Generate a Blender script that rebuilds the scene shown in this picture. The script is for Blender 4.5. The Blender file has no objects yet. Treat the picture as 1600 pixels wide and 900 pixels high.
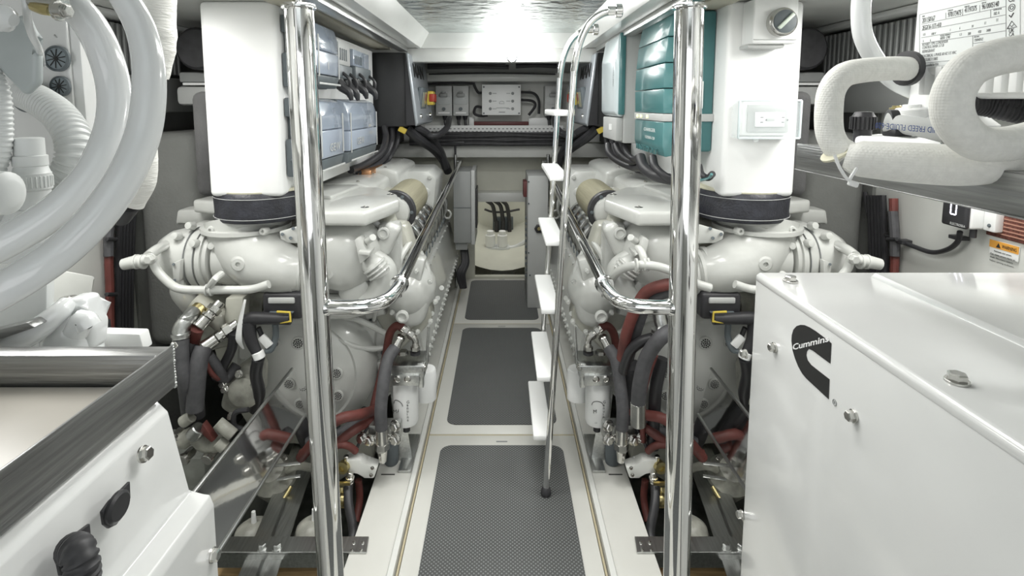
import bpy, bmesh, math, random
from mathutils import Vector, Matrix, Euler
random.seed(7)
SC = bpy.context.scene
COL = SC.collection
PI = math.pi
# ------------------------------------------------------------------ camera
EYE = 1.5; FPX = 850.0; CX = 784.0; CY = 258.0; TILT = math.atan(.11)
cd = bpy.data.cameras.new('camera'); cam = bpy.data.objects.new('camera', cd); COL.objects.link(cam)
cam.location = (0, 0, EYE); cam.rotation_euler = (PI/2 - TILT, 0, 0)
cd.sensor_width = 36; cd.lens = FPX/1600*36; cd.shift_x = (800-CX)/1600; cd.shift_y = (CY-450)/1600
cd.clip_start = .02; SC.camera = cam
# ------------------------------------------------------------------ light
w = bpy.data.worlds.new('world'); SC.world = w; w.use_nodes = True
w.node_tree.nodes['Background'].inputs[0].default_value = (.9, .95, 1, 1)
w.node_tree.nodes['Background'].inputs[1].default_value = .5
SC.view_settings.view_transform = 'Standard'; SC.view_settings.look = 'None'
SC.view_settings.gamma = 1; SC.view_settings.use_curve_mapping = False
SC.view_settings.exposure = .12
def area(name, loc, rot, sx, sy, power, col=(1, .99, .96)):
    l = bpy.data.lights.new(name, 'AREA'); l.shape = 'RECTANGLE'; l.size = sx; l.size_y = sy
    l.energy = power; l.color = col
    o = bpy.data.objects.new(name, l); COL.objects.link(o); o.location = loc; o.rotation_euler = rot
    return o
area('ceiling_fill', (-.28, 1.35, 1.93), (0, 0, 0), .25, .9, 8)  # this pair: unseen lights without fixtures, placed to brighten the riser fronts
area('ceiling_fill', (.28, 1.35, 1.93), (0, 0, 0), .25, .9, 8)
area('side_fill', (-1.3, 1.45, 1.84), (0, 0, 0), .3, .5, 12)  # this pair: added fill for the dim hull sides, no fixtures there
area('side_fill', (1.3, 1.45, 1.84), (0, 0, 0), .3, .5, 12)
area('rear_fill', (0, -1.3, 1.25), (PI/2, 0, 0), 2.2, 1.2, 13.5, (.97, .98, 1))  # added flat fill behind the camera; the wall there has no opening
area('aisle_fill', (0, 2.6, 1.90), (0, 0, 0), .6, 1.1, 9)  # invisible fill added below the closed foil hatch
area('aft_light', (0, 5.3, 1.2), (0, 0, 0), .5, .5, 5)
l = bpy.data.lights.new('lamp_point', 'POINT'); l.energy = 6; l.shadow_soft_size = .03
lo = bpy.data.objects.new('lamp_point', l); COL.objects.link(lo); lo.location = (.065, 3.36, 1.80)

# ------------------------------------------------------------------ measuring: a pixel of the photo at a depth, side plane or height
def ray(px, py):
    u = (CY-py)/FPX; c, s = math.cos(TILT), math.sin(TILT)
    return Vector(((px-CX)/FPX, c+s*u, -s+c*u))
def P(px, py, Y): d = ray(px, py); return Vector((0, 0, EYE)) + d*(Y/d.y)
def PX(px, py, X): d = ray(px, py); return Vector((0, 0, EYE)) + d*(X/d.x)
def PZ(px, py, Z): d = ray(px, py); return Vector((0, 0, EYE)) + d*((Z-EYE)/d.z)

# ------------------------------------------------------------------ materials
MATS = {}
def mat(name, col, rough=.5, metal=0., var=.06, vs=6., bump=0., bs=60., coat=0., stretch=None, vor=0, alpha=1., trans=0., emit=None, es=1., dots=None, ior=None):
    if name in MATS: return MATS[name]
    m = bpy.data.materials.new(name); m.use_nodes = True; MATS[name] = m
    n = m.node_tree.nodes; L = m.node_tree.links; b = n['Principled BSDF']
    tc = n.new('ShaderNodeTexCoord'); mp = n.new('ShaderNodeMapping'); L.new(tc.outputs['Object'], mp.inputs[0])
    if stretch: mp.inputs['Scale'].default_value = stretch
    nz = n.new('ShaderNodeTexNoise'); nz.inputs['Scale'].default_value = vs; nz.inputs['Detail'].default_value = 5
    L.new(mp.outputs[0], nz.inputs['Vector'])
    mx = n.new('ShaderNodeMix'); mx.data_type = 'RGBA'
    a = tuple(max(0, c*(1-var)) for c in col); c2 = tuple(min(1, c*(1+var)) for c in col)
    mx.inputs[6].default_value = a+(1,); mx.inputs[7].default_value = c2+(1,)
    rp = n.new('ShaderNodeMapRange'); rp.inputs[1].default_value = .3; rp.inputs[2].default_value = .7
    L.new(nz.outputs[0], rp.inputs[0]); L.new(rp.outputs[0], mx.inputs[0])
    out = mx.outputs[2]
    if dots:
        vo = n.new('ShaderNodeTexVoronoi'); vo.inputs['Scale'].default_value = dots[0]; vo.inputs['Randomness'].default_value = 0
        rot = n.new('ShaderNodeMapping'); rot.inputs['Rotation'].default_value = (0, 0, PI/4)
        L.new(tc.outputs['Object'], rot.inputs[0])
        L.new(rot.outputs[0], vo.inputs['Vector'])
        vo.voronoi_dimensions = '2D'
        r2 = n.new('ShaderNodeMapRange'); r2.inputs[1].default_value = .38; r2.inputs[2].default_value = .2
        L.new(vo.outputs['Distance'], r2.inputs[0])
        m2 = n.new('ShaderNodeMix'); m2.data_type = 'RGBA'; m2.inputs[7].default_value = dots[1]+(1,)
        L.new(r2.outputs[0], m2.inputs[0]); L.new(out, m2.inputs[6]); out = m2.outputs[2]
        bp = n.new('ShaderNodeBump'); bp.inputs['Strength'].default_value = .35; bp.inputs['Distance'].default_value = .001
        L.new(r2.outputs[0], bp.inputs['Height']); L.new(bp.outputs[0], b.inputs['Normal'])
    L.new(out, b.inputs['Base Color'])
    b.inputs['Roughness'].default_value = rough; b.inputs['Metallic'].default_value = metal
    b.inputs['Coat Weight'].default_value = coat; b.inputs['Coat Roughness'].default_value = .08
    b.inputs['Alpha'].default_value = alpha; b.inputs['Transmission Weight'].default_value = trans
    if ior: b.inputs['IOR'].default_value = ior
    if emit: b.inputs['Emission Color'].default_value = emit+(1,); b.inputs['Emission Strength'].default_value = es
    if vor:
        nb = n.new('ShaderNodeTexVoronoi'); nb.inputs['Scale'].default_value = vor; nb.inputs['Randomness'].default_value = .12
        L.new(mp.outputs[0], nb.inputs['Vector'])
        bp = n.new('ShaderNodeBump'); bp.inputs['Strength'].default_value = .55; bp.inputs['Distance'].default_value = .0012; bp.invert = True
        L.new(nb.outputs['Distance'], bp.inputs['Height']); L.new(bp.outputs[0], b.inputs['Normal'])
    if bump and not dots and not vor:
        nb = n.new('ShaderNodeTexNoise'); nb.inputs['Scale'].default_value = bs; nb.inputs['Detail'].default_value = 4
        L.new(mp.outputs[0], nb.inputs['Vector'])
        bp = n.new('ShaderNodeBump'); bp.inputs['Strength'].default_value = bump; bp.inputs['Distance'].default_value = .004
        L.new(nb.outputs[0], bp.inputs['Height']); L.new(bp.outputs[0], b.inputs['Normal'])
    return m
gel = mat('gelcoat', (.72, .73, .70), .3, var=.03, coat=.3, bump=.05, bs=8)
deckm = mat('deck_gelcoat', (.66, .66, .62), .35, var=.04, vs=3, coat=.3, bump=.04, bs=12)
wallm = mat('wall_paint', (.62, .63, .60), .55, var=.04, bump=.15, bs=25)
beige = mat('beige_paint', (.62, .62, .54), .5, var=.05, bump=.1, bs=20)
tanm = mat('tan_trim', (.48, .46, .38), .5)
seal = mat('tan_sealant', (.45, .40, .27), .6)
grey_lin = mat('grey_lining', (.17, .175, .165), .85, var=.12, bump=.5, bs=90)
dark = mat('dark_lining', (.06, .06, .058), .8, var=.3, bump=.3, bs=50)
bilgem = mat('bilge_paint', (.20, .21, .19), .5, var=.4, vs=9, bump=.4, bs=12)
eng = mat('engine_white_paint', (.545, .555, .53), .28, var=.05, vs=9, coat=.45, bump=.12, bs=45)
eng2 = mat('engine_ivory_paint', (.47, .47, .41), .3, var=.07, vs=12, coat=.4, bump=.15, bs=60)
chrome = mat('polished_steel', (.80, .80, .79), .06, 1, var=.02, bump=.05, bs=14)
steel = mat('brushed_steel', (.55, .56, .55), .3, 1, var=.14, vs=14, bump=.12, bs=30, stretch=(8, .5, 8))
frame_m = mat('anodised_frame_metal', (.33, .335, .33), .33, .9, var=.25, vs=10, bump=.18, bs=22, stretch=(10, .5, 14))
frame_x = mat('anodised_cross_metal', (.33, .335, .33), .33, .9, var=.25, vs=10, bump=.18, bs=22, stretch=(.5, 10, 14))
fit = mat('nickel_fitting', (.58, .575, .55), .24, 1, var=.1, vs=30)
brass = mat('brass', (.55, .47, .24), .3, 1, var=.12)
rub = mat('black_rubber', (.035, .035, .038), .5, var=.3, vs=30)
hosem = mat('charcoal_hose', (.075, .075, .08), .6, var=.2, vs=40, bump=.2, bs=150)
redh = mat('red_hose', (.13, .036, .03), .55, var=.45, vs=10, bump=.2, bs=80)
blk = mat('black_plastic', (.03, .03, .033), .4, var=.2)
cabm = mat('black_cabinet', (.028, .029, .031), .45, var=.15, bump=.06, bs=120)
silver = mat('silver_paint', (.42, .45, .48), .35, .5, var=.03)
greyp = mat('grey_plastic', (.48, .49, .48), .45, var=.04)
dgrey = mat('dark_grey_plastic', (.11, .13, .14), .45, var=.08)
lidm = mat('blue_clear_lid', (.52, .60, .72), .08, 0, var=.06, alpha=.55, coat=.5)
clr = mat('clear_plastic', (.85, .92, .93), .05, alpha=.16, var=.02)
teal = mat('teal_enamel', (.075, .215, .22), .3, var=.05, coat=.7)
teal2 = mat('teal_end_enamel', (.055, .165, .17), .4, var=.06)
pearl = mat('pearl_front', (.72, .80, .82), .25, .2, var=.03, coat=.4)
matm = mat('anti_slip_mat', (.068, .071, .069), .7, var=.12, vs=2.5, dots=(95, (.19, .20, .20)))
foil = mat('ceiling_foil', (.62, .67, .66), .2, 1, var=.2, vs=7, bump=3.0, bs=13)
tapem = mat('white_tape', (.80, .80, .76), .6, var=.05, vs=20, bump=.5, bs=55, stretch=(1, 1, 5))
knit = mat('insulation_sleeve', (.80, .80, .76), .75, var=.05, vs=120, vor=290)
hosew = mat('white_pvc', (.74, .76, .76), .16, var=.03, coat=.5)
pvc = mat('matte_white_pvc', (.66, .68, .67), .4, var=.03)
genm = mat('genset_white', (.74, .75, .74), .16, var=.02, coat=.5, bump=.03, bs=5)
leather = mat('black_lagging', (.022, .023, .03), .42, var=.4, vs=25, bump=.5, bs=120)
cream = mat('cream_insulation', (.66, .64, .50), .9, var=.1, bump=.4)
felt = mat('charcoal_felt', (.07, .07, .07), .95, var=.25, bump=.4, bs=140)
ink = mat('black_ink', (.02, .02, .02), .5)
whiteink = mat('white_ink', (.9, .9, .9), .5)
greyink = mat('grey_ink', (.25, .26, .26), .5)
lbl = mat('label_white', (.85, .86, .85), .4, var=.01)
yel = mat('yellow_plastic', (.72, .55, .08), .4)
redp = mat('red_plastic', (.45, .05, .03), .4)
brown = mat('brown_plate', (.16, .06, .045), .45, .3, var=.5, vs=120)
orange = mat('orange_label', (.75, .36, .06), .5)
shield = mat('heat_shield_foil', (.75, .75, .73), .18, 1, var=.1, vs=12, bump=.5, bs=18)
paper = mat('air_filter_paper', (.25, .235, .16), .7, var=.15, vs=30, stretch=(1, .05, 1), bump=.5, bs=200)
wood = mat('plywood', (.40, .27, .13), .6, var=.3, vs=8, stretch=(1, 8, 8))
led = mat('lamp_glow', (1, 1, 1), .5, emit=(1, 1, .98), es=60)
darkred = mat('dark_red_plastic', (.13, .035, .035), .5)
digit = mat('lit_digit', (.9, .9, 1), .5, emit=(.85, .85, 1), es=3)
greenled = mat('status_led', (.8, .85, .3), .5, emit=(.85, .9, .35), es=1.5)
oily = mat('oily_cast', (.34, .34, .30), .4, var=.35, vs=18, bump=.4, bs=40)
cab_grey = mat('cabinet_grey', (.30, .31, .305), .45, var=.04)

# ------------------------------------------------------------------ mesh collector
S = 1            # -1 mirrors what is built to the other side of the aisle
def frame(ax):
    ax = Vector(ax).normalized(); t = Vector((0, 0, 1)) if abs(ax.z) < .9 else Vector((0, 1, 0))
    u = t.cross(ax).normalized(); return u, ax.cross(u).normalized(), ax
def smooth_path(pts, sub):
    pts = [Vector(p) for p in pts]
    if len(pts) < 3 or sub < 2: return pts
    out = []; n = len(pts)
    for i in range(n-1):
        p0 = pts[i-1] if i else pts[0]*2-pts[1]; p1, p2 = pts[i], pts[i+1]; p3 = pts[i+2] if i+2 < n else pts[-1]*2-pts[-2]
        for k in range(sub):
            t = k/sub
            out.append(.5*((2*p1)+(p2-p0)*t+(2*p0-5*p1+4*p2-p3)*t*t+(3*p1-p0-3*p2+p3)*t**3))
    return out+[pts[-1]]
def resample(pts, step):
    out = [pts[0].copy()]; acc = 0
    for a, b in zip(pts, pts[1:]):
        d = (b-a).length; t = step-acc
        while t <= d:
            out.append(a.lerp(b, t/d)); t += step
        acc = (acc+d) % step if d else acc
    return out
class MB:
    def __init__(s): s.bm = bmesh.new()
    def _bev(s, vs, bev, seg):
        if bev <= 0: return
        vset = set(vs); es = [e for e in s.bm.edges if e.verts[0] in vset and e.verts[1] in vset]
        bmesh.ops.bevel(s.bm, geom=es, offset=bev, segments=seg, affect='EDGES', profile=.5, clamp_overlap=True)
    def box(s, x0, x1, y0, y1, z0, z1, bev=0, seg=2):
        c = Vector(((x0+x1)/2, (y0+y1)/2, (z0+z1)/2)); return s.obox(c, (abs(x1-x0), abs(y1-y0), abs(z1-z0)), None, bev, seg)
    def obox(s, c, size, rot=None, bev=0, seg=2):
        M = Matrix.Translation(c)
        if rot: M = M @ (rot.to_4x4() if isinstance(rot, Matrix) else Euler(rot).to_matrix().to_4x4())
        M = M @ Matrix.Diagonal((*size, 1))
        r = bmesh.ops.create_cube(s.bm, size=1, matrix=M)
        s._bev(r['verts'], min(bev, min(size)*.49), seg); return s
    def prism(s, pts, vec, bev=0, seg=2):
        a = [s.bm.verts.new(Vector(p)) for p in pts]; b = [s.bm.verts.new(Vector(p)+Vector(vec)) for p in pts]
        n = len(pts); s.bm.faces.new(a); s.bm.faces.new(b[::-1])
        for i in range(n): s.bm.faces.new((a[i], a[(i+1) % n], b[(i+1) % n], b[i]))
        s._bev(a+b, bev, seg); return s
    def rings(s, rings, cap=True):
        R = [[s.bm.verts.new(p) for p in r] for r in rings]
        for a, b in zip(R, R[1:]):
            n = len(a)
            for i in range(n): s.bm.faces.new((a[i], a[(i+1) % n], b[(i+1) % n], b[i]))
        if cap: s.bm.faces.new(R[0]); s.bm.faces.new(R[-1][::-1])
        return s
    def lathe(s, o, ax, prof, seg=20, cap=True, squash=1):
        u, v, a = frame(ax); o = Vector(o)
        return s.rings([[o+a*h+(u*math.cos(k*2*PI/seg)+v*math.sin(k*2*PI/seg)*squash)*max(r, 1e-4) for k in range(seg)] for r, h in prof], cap)
    def cyl(s, p0, p1, r0, r1=None, seg=16):
        p0, p1 = Vector(p0), Vector(p1); r1 = r0 if r1 is None else r1
        L = (p1-p0).length; e = min(r0, r1, L)*.12
        return s.lathe(p0, p1-p0, [(r0-e, 0), (r0, e), (r1, L-e), (r1-e, L)], seg)
    def hexb(s, p, ax, r, h, washer=True):
        ax = Vector(ax).normalized(); p = Vector(p)
        if washer: s.cyl(p, p+ax*h*.3, r*1.25, seg=14); p = p+ax*h*.3
        s.lathe(p, ax, [(r, 0), (r, h*.62), (r*.82, h*.75), (r*.01, h*.75)], 6); return s
    def ball(s, c, r, sc=(1, 1, 1), seg=16):
        bmesh.ops.create_uvsphere(s.bm, u_segments=seg, v_segments=seg//2+2, radius=r, matrix=Matrix.Translation(c) @ Matrix.Diagonal((*sc, 1))); return s
    def tube(s, pts, r, seg=12, sub=6, cap=True, corr=0, step=None, jit=0, aspect=1):
        pts = smooth_path(pts, sub)
        if corr: pts = resample(smooth_path(pts, 4), step or r*.25)
        elif step: pts = resample(pts, step)
        n = len(pts); t = (pts[1]-pts[0]).normalized(); u, v, _ = frame(t); R = []
        for i, p in enumerate(pts):
            t2 = (pts[min(i+1, n-1)]-pts[max(i-1, 0)]).normalized()
            q = t.rotation_difference(t2); u = q @ u; v = q @ v; t = t2
            rr = (r[min(int(i/(n-1)*(len(r)-1)+.5), len(r)-1)] if isinstance(r, (list, tuple)) else r)
            if isinstance(r, (list, tuple)):
                f = i/(n-1)*(len(r)-1); j = min(int(f), len(r)-2); rr = r[j]+(r[j+1]-r[j])*(f-j)
            if corr: rr *= (1+corr) if (i//2) % 2 else 1
            if jit: rr *= 1+random.uniform(-jit, jit)
            R.append([p+(u*math.cos(k*2*PI/seg)+v*math.sin(k*2*PI/seg)*aspect)*rr for k in range(seg)])
        return s.rings(R, cap)
    def build(s, name, m, parent=None, angle=35, mirror=True):
        bm = s.bm
        if S < 0 and mirror:
            for v in bm.verts: v.co.x = -v.co.x
        bmesh.ops.recalc_face_normals(bm, faces=bm.faces[:])
        if parent is None:
            lo_ = Vector((min(v.co.x for v in bm.verts), min(v.co.y for v in bm.verts), min(v.co.z for v in bm.verts)))
            hi = Vector((max(v.co.x for v in bm.verts), max(v.co.y for v in bm.verts), max(v.co.z for v in bm.verts)))
            org = Vector(((lo_.x+hi.x)/2, (lo_.y+hi.y)/2, lo_.z))
        else:
            org = Vector((0, 0, 0)); q = parent
            while q: org += q.location; q = q.parent
        for v in bm.verts: v.co -= org
        me = bpy.data.meshes.new(name); bm.to_mesh(me); bm.free()
        me.materials.append(m)
        me.polygons.foreach_set('use_smooth', [True]*len(me.polygons)); me.set_sharp_from_angle(angle=math.radians(angle))
        o = bpy.data.objects.new(name, me); COL.objects.link(o)
        if parent is None: o.location = org
        else: o.parent = parent
        return o
def tag(o, label, cat, group=None):
    o['label'] = label; o['category'] = cat
    if group: o['group'] = group
    return o
def thing(name, label, cat, loc, group=None):
    o = bpy.data.objects.new(name, None); COL.objects.link(o); loc = Vector(loc)
    if S < 0: loc.x = -loc.x
    o.location = loc; o.empty_display_size = .1
    return tag(o, label, cat, group)
def struct(name, mb, m, parent=None, **k):
    o = mb.build(name, m, parent, **k)
    if parent is None: o['kind'] = 'structure'
    return o
def one(name, mb, m, label, cat, group=None, **k): return tag(mb.build(name, m, **k), label, cat, group)
def text(body, size, o, xd, yd, m, name='lettering', parent=None, bold=0, ext=.0004, wide=1., fit_w=None, wrap=None, align='LEFT'):
    cu = bpy.data.curves.new('t', 'FONT'); cu.body = body; cu.size = 1; cu.extrude = 0; cu.align_x = align; cu.resolution_u = 2; cu.offset = bold
    ob = bpy.data.objects.new('t', cu); COL.objects.link(ob)
    me = bpy.data.meshes.new_from_object(ob.evaluated_get(bpy.context.evaluated_depsgraph_get()))
    bpy.data.objects.remove(ob); bpy.data.curves.remove(cu)
    bm = bmesh.new(); bm.from_mesh(me); bpy.data.meshes.remove(me)
    xs = [v.co.x for v in bm.verts]; W = max(xs)-min(xs)
    sx = (fit_w/W) if fit_w else size*wide
    xd, yd = Vector(xd).normalized(), Vector(yd).normalized(); nd = xd.cross(yd); o = Vector(o)
    r = bmesh.ops.extrude_face_region(bm, geom=bm.faces[:])
    up = [g for g in r['geom'] if isinstance(g, bmesh.types.BMVert)]
    for v in up: v.co.z = 1
    for v in bm.verts:
        x, y, z = v.co.x*sx, v.co.y*size, v.co.z*ext
        if wrap:
            th = x/wrap; v.co = o+xd*math.sin(th)*(wrap+z)+nd*(math.cos(th)*(wrap+z)-wrap)+yd*y
        else: v.co = o+xd*x+yd*y+nd*z
    b = MB(); b.bm.free(); b.bm = bm
    return b.build(name, m, parent, angle=60, mirror=False)
def hose(name, label, cat, pts, r, m, seg=12, sub=6, group=None, parent=None, **k):
    b = MB().tube(pts, r, seg, sub, **k)
    if parent is None: return one(name, b, m, label, cat, group)
    return b.build(name, m, parent)
EX, EY, EZ = Vector((1, 0, 0)), Vector((0, 1, 0)), Vector((0, 0, 1))
# ================================================================== the setting
struct('wall_left', MB().box(-1.72, -1.6, -1.7, 4.8, -.7, 2.0), wallm)
struct('wall_right', MB().box(1.6, 1.72, -1.7, 4.8, -.7, 2.0), wallm)
struct('wall_front', MB().box(-1.72, 1.72, -1.82, -1.7, -.7, 2.0), wallm)
struct('floor', MB().box(-1.72, 1.72, -1.7, 4.8, -.75, -.65), bilgem)
# the walkway trunk under the hatches and the two stringer tops
struct('trim_1', MB().box(-.34, .34, -1.7, 4.62, -.65, -.03), deckm)
for sg, n in ((1, 2), (-1, 3)):
    S = sg
    struct('trim_%d' % n, MB().box(-.515, -.345, -1.7, 4.62, -.65, 0, .004), deckm)
    struct('trim_%d' % (n+2), MB().prism([(-.372, -1.7, -.001), (-.366, -1.7, .011), (-.348, -1.7, .011), (-.341, -1.7, -.03), (-.372, -1.7, -.03)], (0, 6.3, 0)), gel)
S = 1
ys = [(-1.7, .99, 1), (1.0, 2.338, 1), (2.348, 3.615, 1), (3.625, 4.60, 1)]
mats = [(PZ(686, 697, 0).y, PZ(700, 515, 0).y), ]
labs = ['white floor hatch with grey dotted mat, behind the camera', 'nearest white floor hatch with grey dotted mat, under the ladder foot', 'middle white floor hatch with grey mat, between the two oil filters', 'farthest white floor hatch, small grey mat before the aft opening']
mr = [(-1.5, .85, .265), (1.13, PZ(686, 697, 0).y, .268), (PZ(700, 664, 0).y, PZ(718, 513, 0).y, .262), (PZ(726, 500, 0).y, PZ(733, 438, 0).y-.01, .262)]
def rrect(hw, y0, y1, r, z, n=5):
    pts = []
    for cx_, cy_, a0 in ((hw-r, y1-r, 0), (-hw+r, y1-r, PI/2), (-hw+r, y0+r, PI), (hw-r, y0+r, 1.5*PI)):
        for k in range(n+1): a = a0+k*PI/2/n; pts.append((cx_+r*math.cos(a), cy_+r*math.sin(a), z))
    return pts
for (a, b, _), lb, (m0, m1, hw) in zip(ys, labs, mr):
    t = thing('floor_hatch', lb, 'floor hatch', (0, (a+b)/2, -.03), 'floor hatches along the aisle')
    MB().box(-.332, .332, a, b, -.03, 0, .003).build('panel', deckm, t)
    MB().prism(rrect(hw, m0, m1, .045, .0002), (0, 0, .004), .0012, 1).build('mat', matm, t)
    MB().box(-.025, .025, m1+.028, m1+.036, 0, .0012).build('nameplate', greyink, t)
for i, y in enumerate((2.343, 3.62)):
    one('sealant_strip', MB().box(-.332, .332, y-.004, y+.004, -.012, -.002), seal, ['tan sealant line between the nearest and middle floor hatches', 'tan sealant line between the middle and farthest floor hatches'][i], 'sealant', 'sealant between hatches')
for sg in (1, -1):
    S = sg
    one('sealant_strip', MB().box(-.3405, -.3335, .2, 4.6, -.02, .001), seal, 'long tan sealant line along the %s edge of the aisle hatches' % ('left' if sg > 0 else 'right'), 'sealant', 'sealant along the aisle')
S = 1
# aft bulkhead with its opening
Yb = 4.66
o0, o1 = P(742, 437, Yb), P(828, 312, Yb)
zt = P(784, 302, Yb).z
struct('wall_back', MB().box(-1.6, o0.x, Yb, Yb+.06, -.65, 2.0).box(o1.x, 1.6, Yb, Yb+.06, -.65, 2.0).box(o0.x, o1.x, Yb, Yb+.06, zt, 2.0).box(o0.x, o1.x, Yb, Yb+.06, -.65, 0), beige)
struct('wall_aft', MB().box(-.9, .9, 6.0, 6.05, -.8, 1.6), beige)
struct('wall_aft', MB().box(-.9, -.85, Yb+.06, 6.0, -.8, 1.6).box(.85, .9, Yb+.06, 6.0, -.8, 1.6), beige)
struct('ceiling_aft', MB().box(-.9, .9, Yb, 6.05, 1.6, 1.65), beige)
struct('floor_aft', MB().box(-.9, .9, Yb+.06, 6.05, -.4, -.35), gel)
# upper aft wall bands
zA = lambda y, Y: P(784, y, Y).z
struct('wall_upper', MB().box(-1.6, 1.6, 4.56, 4.66, zA(222, 4.56), 1.86), wallm)
struct('trim_6', MB().box(-1.6, 1.6, 4.44, 4.56, zA(245, 4.5), zA(224, 4.5), .006), wallm)
struct('trim_7', MB().box(-1.6, 1.6, 4.40, 4.56, zA(128, 4.4), zA(113, 4.4), .02), gel)
struct('trim_8', MB().box(-.25, .25, 4.52, 4.68, zA(313, 4.6), zA(299, 4.6), .004), gel)
# ceiling
zc, zh = 1.86, 1.95
struct('ceiling', MB().box(-1.6, -.52, -1.7, 3.5, zc, zc+.14).box(.52, 1.6, -1.7, 3.5, zc, zc+.14).box(-1.6, 1.6, 3.5, 4.8, zc, zc+.14), gel)
struct('ceiling_hatch', MB().box(-.56, .56, -1.7, 3.52, zh, zh+.05), foil)
for sg, n in ((1, 9), (-1, 10)):
    S = sg
    struct('trim_%d' % n, MB().prism([(-.53, -1.7, zc-.004), (-.505, -1.7, zc-.004), (-.455, -1.7, zh+.0), (-.53, -1.7, zh+.0)], (0, 5.2, 0)), gel)
    struct('trim_%d' % (n+2), MB().box(-.8, -.70, .9, 3.5, zc-.012, zc, .004), tanm)
    struct('trim_%d' % (n+4), MB().box(-.64, -.585, 1.2, 3.45, zc-.03, zc, .006), steel)
S = 1
struct('trim_15', MB().box(-.50, .50, 3.47, 3.52, zc-.004, zh), gel)
struct('trim_16', MB().box(-1.6, 1.6, 3.5, 3.6, zA(97, 3.5), zc, .008), gel)
# lining above and behind the engines
for sg, nm in ((1, 'left'), (-1, 'right')):
    S = sg
    struct('trim_%d' % (17 if sg > 0 else 18), MB().box(-1.6, -1.585, 2.30, 4.6, -.4, 1.86), grey_lin)
    one('fuel_tank', MB().box(-1.583, -1.315, 2.32, 4.15, P(250, 545, 2.32).z, P(250, 208, 2.32).z, .06, 4), grey_lin, 'tall grey lined tank with rounded shoulders beyond the %s engine' % nm, 'tank')
    one('engine_bed', MB().box(-1.16, -1.1, 1.2, 4.4, -.65, -.12, .004), bilgem, 'low painted bearer under the %s engine' % nm, 'bearer')
    struct('trim_%d' % (19 if sg > 0 else 20), MB().box(-1.6, -.82, 4.2, 4.6, 1.2, 1.86), dark)
S = 1
# back lamp
t = thing('bulkhead_lamp', 'small glowing round lamp on the aft ceiling beam above the aisle', 'lamp', (.065, 3.5, 1.80))
MB().lathe((.065, 3.5, 1.80), (0, -1, 0), [(.032, 0), (.032, .012), (.026, .018)], 20).build('base', chrome, t)
MB().lathe((.065, 3.48, 1.80), (0, -1, 0), [(.026, 0), (.024, .012), (.014, .02), (.001, .022)], 20).build('lens', led, t)

# ------------------------------------------------------------------ things on the aft wall
def wallbox(px0, px1, py0, py1, Y, d, m, name, label, cat, group=None, bev=.006):
    a, b = P(px0, py1, Y), P(px1, py0, Y)
    t = thing(name, label, cat, ((a.x+b.x)/2, Y+d, a.z), group)
    MB().box(a.x, b.x, Y, Y+d, a.z, b.z, bev).build('housing', m, t)
    return t, a, b
for i, (x0, x1, lb) in enumerate([(681, 706, 'grey isolator switch box, left of the pair left of the white control box'), (708, 732, 'grey isolator switch box next to the white control box'), (851, 877, 'grey isolator switch box behind the ladder rails')]):
    t, a, b = wallbox(x0, x1, 134, 181, 4.40, .16, greyp, 'isolator_switch', lb, 'switch box', 'isolators on the aft wall')
    c = (a+b)/2; w_ = b.x-a.x
    MB().box(a.x+.01, b.x-.01, 4.385, 4.402, c.z-.03, c.z+.04, .01).build('window', clr, t)
    MB().box(c.x-.03, c.x+.03, 4.37, 4.40, b.z-.09, b.z-.06, .006).box(c.x-.015, c.x+.015, 4.36, 4.40, b.z-.06, b.z-.045, .004).build('handle', cab_grey, t)
    MB().cyl((c.x, 4.40, a.z+.055), (c.x, 4.385, a.z+.055), .014).build('knob', dgrey, t)
    MB().box(a.x+.02, b.x-.02, 4.396, 4.401, a.z+.018, a.z+.03).build('nameplate', lbl, t)
    for k, dx in enumerate((-.025, .03) if i else (0.,)):
        MB().cyl((c.x+dx, 4.48, a.z), (c.x+dx, 4.48, a.z-.035), .022, .015).tube([(c.x+dx, 4.48, a.z-.03), (c.x+dx+.005, 4.47, a.z-.08), (c.x+dx+.03, 4.45, a.z-.15)], .011).build('cable_gland', blk, t)
t, a, b = wallbox(753, 814, 132, 180, 4.36, .2, lbl, 'control_box', 'white control box with six round ports, centre of the aft wall', 'control box')
c = (a+b)/2
for k, px in enumerate((766, 801)):
    for py in (146, 158, 170):
        q = P(px, py, 4.36); MB().lathe(q, (0, -1, 0), [(.012, 0), (.012, .004), (.009, .005), (.009, .001)], 14).build('port', greyink, t)
        MB().box(q.x+.018 if k == 0 else q.x-.05, q.x+.05 if k == 0 else q.x-.018, 4.3585, 4.361, q.z-.002, q.z+.002).build('caption', greyink, t)
for px, py in ((756, 136), (811, 136), (756, 177), (811, 177)):
    MB().cyl(P(px, py, 4.362), P(px, py, 4.355), .007, seg=8).build('screw', dgrey, t)
MB().tube([P(780, 162, 4.359), P(781, 159, 4.359), P(784, 158, 4.359), P(787, 159, 4.359), P(788, 162, 4.359), P(780, 162, 4.359)], .0015, 6, 1).build('emblem', greyink, t)
MB().box(c.x-.04, c.x+.06, 4.3585, 4.361, c.z-.066, c.z-.062).box(c.x-.02, c.x+.03, 4.3585, 4.361, c.z-.1, c.z-.094).build('caption', greyink, t)
t, a, b = wallbox(826, 829, 140, 143, 4.5, .05, greyp, 'cable_clip', 'small grey cable clip right of the white control box', 'clip')
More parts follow.
